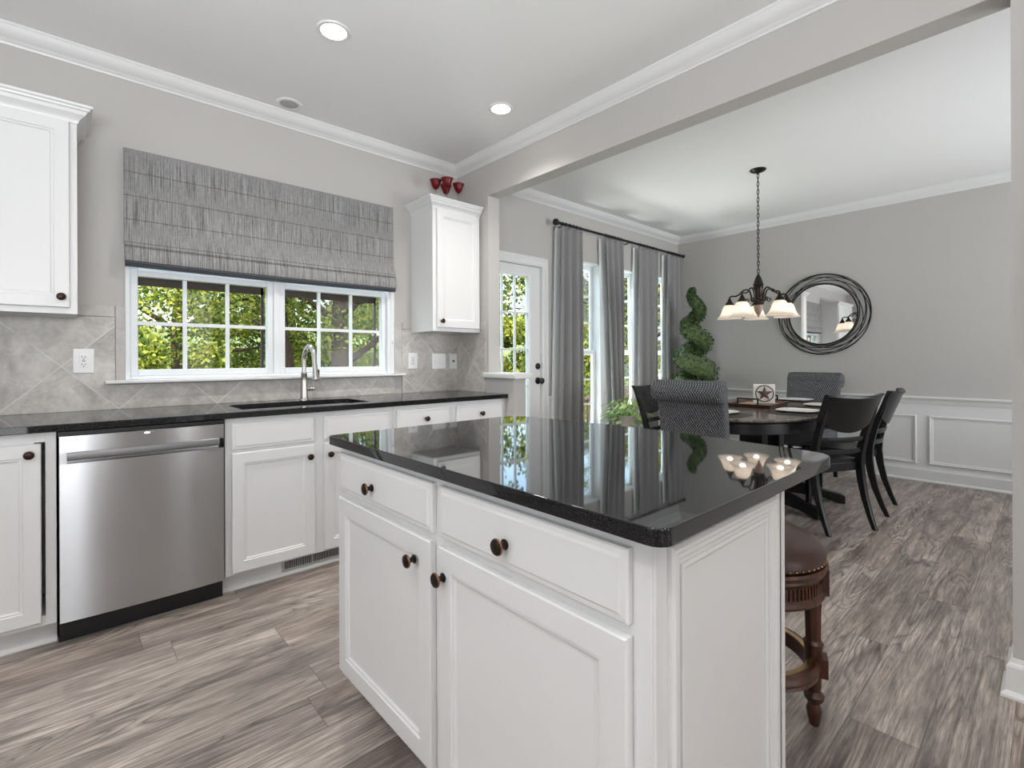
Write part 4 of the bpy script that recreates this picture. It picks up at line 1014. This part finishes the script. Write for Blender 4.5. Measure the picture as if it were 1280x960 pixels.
def curtain(x0, x1, b0, b1, label, seed, lw):
    """top span x0..x1, bottom span b0..b1; three deep pleats"""
    root = thing('curtain', label, 'curtain', ((x0+x1)/2, RY, RZ), group=None)
    rnd_ = random.Random(seed); n = 84; P = 3.0; ph = rnd_.random()*.6
    def pt(u, z):
        f = (RZ-.03-z)/(RZ-.03); x = (x0*(1-f)+b0*f)+u*((x1-x0)*(1-f)+(b1-b0)*f)
        amp = .020+.014*min(1, f*3)
        w_ = sin(2*pi*P*u+ph+.25*sin(f*3+seed)); w_ = math.copysign(abs(w_)**.9, w_)
        return (x, RY-.004-amp*w_, z)
    zs = [RZ-.030, RZ-.06, RZ-.14, RZ-.30, 1.9, 1.5, 1.1, .7, .3, .015]
    fr = [[pt(i/n, z) for i in range(n+1)] for z in zs]
    mb = MB()
    for z_i, row in enumerate(fr):
        mb.v += row
    m_ = n+1
    for a in range(len(zs)-1):
        for k in range(n): mb.f.append((a*m_+k, a*m_+k+1, (a+1)*m_+k+1, (a+1)*m_+k))
    o = mb.build('drape', 'curtain', root, smooth=True, recalc=False, auto=90)
    so = o.modifiers.new('thick', 'SOLIDIFY'); so.thickness = .004; so.offset = 0
    # lining: white, its leading edge turned back to the wall
    lb = MB(); rows = []
    for z in zs:
        f = (RZ-.03-z)/(RZ-.03)
        xx_ = x0*(1-f)+b0*f; xe = x1*(1-f)+b1*f
        rows.append([(xx_+.004-lw*min(1, f*1.4), RY+.075, z), (xx_-.006, RY+.062, z), (xx_+.01, RY+.056, z), (xe-.02, RY+.056, z)])
    for r in rows: lb.v += r
    for a in range(len(zs)-1):
        for k in range(3): lb.f.append((a*4+k, a*4+k+1, (a+1)*4+k+1, (a+1)*4+k))
    o = lb.build('lining', 'lining', root, recalc=False)
    so = o.modifiers.new('thick', 'SOLIDIFY'); so.thickness = .003
    for k in range(6):
        u = (k+.5)/6; x = x0+u*(x1-x0)
        MB().tube([(x, RY+.019*cos(2*pi*j/16), RZ-.003+.019*sin(2*pi*j/16)) for j in range(16)], .0028, 6, closed=True).build('curtain_ring', 'iron', root)
curtain(3.60, 3.925, 3.535, 3.945, 'grey curtain panel beside the glass door, leftmost of four', 1, .012)
curtain(4.30, 4.630, 4.45, 4.640, 'grey curtain panel between the first two tall windows', 2, .085)
curtain(4.945, 5.365, 4.925, 5.36, 'grey curtain panel between the second and third tall windows', 3, .03)
curtain(5.58, 5.935, 5.545, 5.965, 'grey curtain panel in the room corner behind the topiary', 4, .02)

# topiary in the corner
tx, tyy = 5.50, 2.86
tp = thing('spiral_topiary', 'tall spiral boxwood topiary in the dining room corner', 'topiary', (tx, tyy, 0))
MB().lathe([(.13, 0), (.15, .02), (.185, .34), (.20, .36), (.20, .385), (.18, .385), (.175, .355), (.001, .35)], (tx, tyy, 0), 'Z', 32).build('planter', 'darkpot', tp, smooth=True, auto=30)
MB().tube([(tx, tyy, .34), (tx+.01, tyy, 1.0), (tx, tyy, 1.95)], .014, 8).build('stem', 'bark', tp, smooth=True)
lf = MB(); core = []
H0, H1 = .62, 1.985
def helix(q):   # q 0 bottom .. 1 top
    z = H0+(H1-H0)*q; hr = .135*(1-q)**.75+.022; r = .135*(1-q)**.7+.040
    ang = -2*pi*(3.9*q**.88)+R(40)
    return Vector((tx+hr*cos(ang), tyy+hr*sin(ang), z)), r
core_pts = [helix(k/90) for k in range(91)]
cm = MB().tube([p for p, r in core_pts], [r*.80 for p, r in core_pts], 10)
fol = cm; 
for k in range(13000):
    q = random.random()**1.25; p, r = helix(q)
    d = Vector((random.gauss(0, 1), random.gauss(0, 1), random.gauss(0, 1))).normalized()
    fol.leaf(p+d*r*random.uniform(.78, 1.04), random.uniform(.018, .036), w=.5)
fol.build('foliage', 'leaf_t', tp, recalc=False)

# potted plant on a stand
ppx, ppy = 4.10, 2.89
pz = .43
pst = thing('plant_stand', 'small dark stand under the leafy potted plant by the windows', 'plant stand', (ppx, ppy, 0))
MB().lathe([(.13, pz-.02), (.135, pz-.012), (.13, pz), (.001, pz)], (ppx, ppy, 0), 'Z', 24).build('shelf', 'blackwood', pst, smooth=True)
for k in range(3):
    a = 2*pi*k/3+.4
    MB().tube([(ppx+.10*cos(a), ppy+.10*sin(a), pz-.01), (ppx+.13*cos(a), ppy+.13*sin(a), 0)], .011, 8).build('leg', 'blackwood', pst, smooth=True)
pp_ = thing('potted_plant', 'leafy yellow-green houseplant in a blush pot by the windows', 'plant', (ppx+.045, ppy-.04, pz))
MB().lathe([(.065, 0), (.07, .004), (.095, .16), (.100, .175), (.096, .178), (.090, .165), (.001, .155)], (ppx+.045, ppy-.04, pz+.001), 'Z', 28).build('pot', 'terracotta', pp_, smooth=True, auto=30)
lf = MB(); stems = MB()
for k in range(95):
    a = random.uniform(0, 2*pi); el = random.uniform(-.35, 1.2); L = random.uniform(.08, .215)
    base_ = Vector((ppx+.035+.04*cos(a), ppy-.03+.04*sin(a), pz+.16)); d = Vector((cos(a)*cos(el), sin(a)*cos(el), sin(el)))
    if k % 2: d = (d+Vector((-.45, .25, -.1))).normalized()
    tip = base_+d*L+Vector((0, 0, .02))
    stems.tube([base_, (base_+tip)/2+Vector((0, 0, .02)), tip], .0016, 4)
    # leaf: heart-ish 6-gon folded
    s_ = random.uniform(.045, .075); u = Vector((d.x, d.y, -.45)).normalized(); v = u.cross(Vector((0, 0, 1))).normalized(); w_ = u.cross(v)
    q = [tip, tip+u*s_*.25+v*s_*.42+w_*.006, tip+u*s_*.65+v*s_*.34+w_*.004, tip+u*s_*1.15, tip+u*s_*.65-v*s_*.34+w_*.004, tip+u*s_*.25-v*s_*.42+w_*.006]
    i = len(lf.v); lf.v += [tuple(x) for x in q]; lf.f += [(i, i+1, i+2, i+3), (i, i+3, i+4, i+5)]
lf.build('leaves', 'leaf_p', pp_, recalc=False); stems.build('stems', 'leaf_p', pp_)

# ================================================================ OUTSIDE
GZ = -.55
gr = MB(); n = 40; 
for j in range(n+1):
    for i in range(n+1):
        x = -30+90*i/n; y = WY+.3+50*j/n; z = GZ+max(0, (y-10))*.11+.25*sin(x*.3)*sin(y*.21)*min(1, (y-3.6)/6)
        gr.v.append((x, y, z))
for j in range(n):
    for i in range(n): gr.f.append((j*(n+1)+i, j*(n+1)+i+1, (j+1)*(n+1)+i+1, (j+1)*(n+1)+i))
o = gr.build('ground', 'grass', recalc=False); o['kind'] = 'structure'

def tree(x, y, h, cr, mleaf, label, cat='tree', nleaf=9000, tr=.16, lean=(0, 0), low=1.0, group='trees beyond the windows', ls=.062, bare=False):
    g = GZ+max(0, (y-10))*.11
    root = thing('leafy_tree' if cat == 'tree' else 'leafy_bush', label, cat, (x, y, g), group=group)
    rn = random.Random(int(x*100+y*10))
    if cat == 'tree':
        tk = MB()
        pts = [(x+lean[0]*(k/8)+.05*sin(k*1.7), y+lean[1]*(k/8), g+h*.9*k/8) for k in range(9)]
        tk.tube(pts, [tr*(1.25 if k == 0 else 1-.085*k) for k in range(9)], 12)
        for k in range(9):
            b0_ = Vector(pts[2+k % 6]); a = rn.uniform(0, 2*pi); L = cr*rn.uniform(.5, .95)
            e = b0_+Vector((cos(a)*L, sin(a)*L, L*rn.uniform(.1, .7)))
            tk.tube([b0_, (b0_+e)/2+Vector((0, 0, .12)), e], [tr*.38, tr*.25, tr*.08], 6)
        tk.build('trunk', 'bark', root, smooth=True)
    lv = MB(); cl = []
    for k in range(46 if cat == 'tree' else 22):
        a = rn.uniform(0, 2*pi); rr_ = cr*rn.random()**.5; zz = rn.uniform(low, h)
        taper = 1-.5*max(0, (zz-low)/(h-low)-.5)
        cl.append((x+lean[0]*.6+rr_*cos(a)*taper, y+rr_*sin(a)*taper, g+zz, cr*rn.uniform(.22, .40)))
    for k in range(nleaf):
        c_ = rn.choice(cl); d = Vector((rn.gauss(0, 1), rn.gauss(0, 1), rn.gauss(0, 1))).normalized()*c_[3]*rn.uniform(.45, 1.05)
        lv.leaf((c_[0]+d.x, c_[1]+d.y, max(g+.05, c_[2]+d.z*.7)), ls*rn.uniform(.7, 1.3), w=.7)
    lv.build('crown', mleaf, root, recalc=False)
# kitchen window view
tree(3.49, 8.2, 7.0, 1.9, 'leaf_a', 'tree with the thick bare trunk seen through the right-hand kitchen sash', tr=.185, low=2.9, nleaf=16000)
tree(3.10, 8.9, 6.0, 1.6, 'leaf_b', 'tree with a leaning dark trunk seen behind the faucet', tr=.13, lean=(-.7, .3), low=2.2, nleaf=14000)
tree(1.5, 10.5, 6.5, 2.3, 'leaf_a', 'broad tree seen through the left-hand kitchen sash', low=.4, nleaf=30000, tr=.14)
tree(-1.2, 12.0, 7.0, 2.6, 'leaf_b', 'tree hidden mostly behind the left window frame', low=.5, nleaf=9000)
tree(4.4, 13.5, 8.0, 3.0, 'leaf_b', 'tall tree behind the thick trunk', low=.3, nleaf=22000, ls=.12)
tree(7.5, 13.0, 7.5, 2.8, 'leaf_a', 'tall tree beyond, to the right of the thick trunk', low=.4, nleaf=18000, ls=.12)
tree(.6, 8.3, 2.1, 1.3, 'leaf_a', 'sunlit bush below the left-hand kitchen sash', 'bush', 16000, low=.2, group='bushes beyond the windows')
tree(3.2, 10.8, 2.4, 1.6, 'leaf_a', 'sunlit bush at the foot of the thick trunk', 'bush', 18000, low=.2, group='bushes beyond the windows')
tree(5.6, 10.8, 2.8, 1.7, 'leaf_a', 'sunlit bush right of the thick trunk', 'bush', 18000, low=.2, group='bushes beyond the windows')
# door and dining window view
tree(8.2, 8.6, 2.7, 1.5, 'leaf_a', 'bright yellow-green bush seen through the glass door', 'bush', 16000, low=.2, group='bushes beyond the windows', ls=.10)
tree(10.5, 9.6, 3.2, 1.7, 'leaf_a', 'bright bush seen between the glass door and the first tall window', 'bush', 16000, low=.2, group='bushes beyond the windows')
tree(13.5, 9.8, 6.0, 2.2, 'leaf_a', 'tree seen through the first tall dining window', low=.6, nleaf=11000)
tree(17.5, 10.8, 5.5, 2.2, 'leaf_b', 'tree seen through the second tall dining window', low=1.8, nleaf=9000, ls=.15)
tree(14.0, 17.0, 9.0, 3.6, 'leaf_b', 'tall dark tree far behind the glass door', low=2.5, nleaf=9000, ls=.2)
# neighbour's house and deck rail
hs_ = thing('neighbour_house', 'pale-sided house with grey roof far beyond the dining windows', 'house', (22, 12, GZ))
MB().box(19, 28, 12.5, 20, GZ, 3.2).build('walls', 'siding', hs_)
MB().prism([(12.0, 3.1), (16.2, 5.6), (20.5, 3.1), (20.5, 2.95), (12.0, 2.95)], 'X', 18.6, 28.4).build('roof', 'roof', hs_)
for x in (20.2, 23.2, 26.2):
    f_ = MB().box(x, x+1.1, 12.44, 12.5, .6, 2.1).build('window', 'vinyl', hs_)
    MB().box(x+.08, x+1.02, 12.42, 12.45, .68, 2.02).build('pane', 'slot', f_)
dk = thing('deck_railing', 'brown wooden deck railing outside the dining windows', 'railing', (5, 5.2, GZ))
dm = MB().box(3.6, 9.5, 5.18, 5.26, .50, .54).box(3.6, 9.5, 5.20, 5.24, -.30, -.25)
dm.build('rails', 'dkwood', dk)
b0 = MB().box(3.65, 3.685, 5.20, 5.235, -.25, .50).build('baluster', 'dkwood', dk)
for k in range(1, 49):
    c = b0.copy(); COL.objects.link(c); c.location = (b0.location[0]+k*.12, b0.location[1], b0.location[2])
for x in (3.6, 5.5, 7.4, 9.4): MB().box(x, x+.09, 5.17, 5.26, GZ, .62).build('post', 'dkwood', dk)
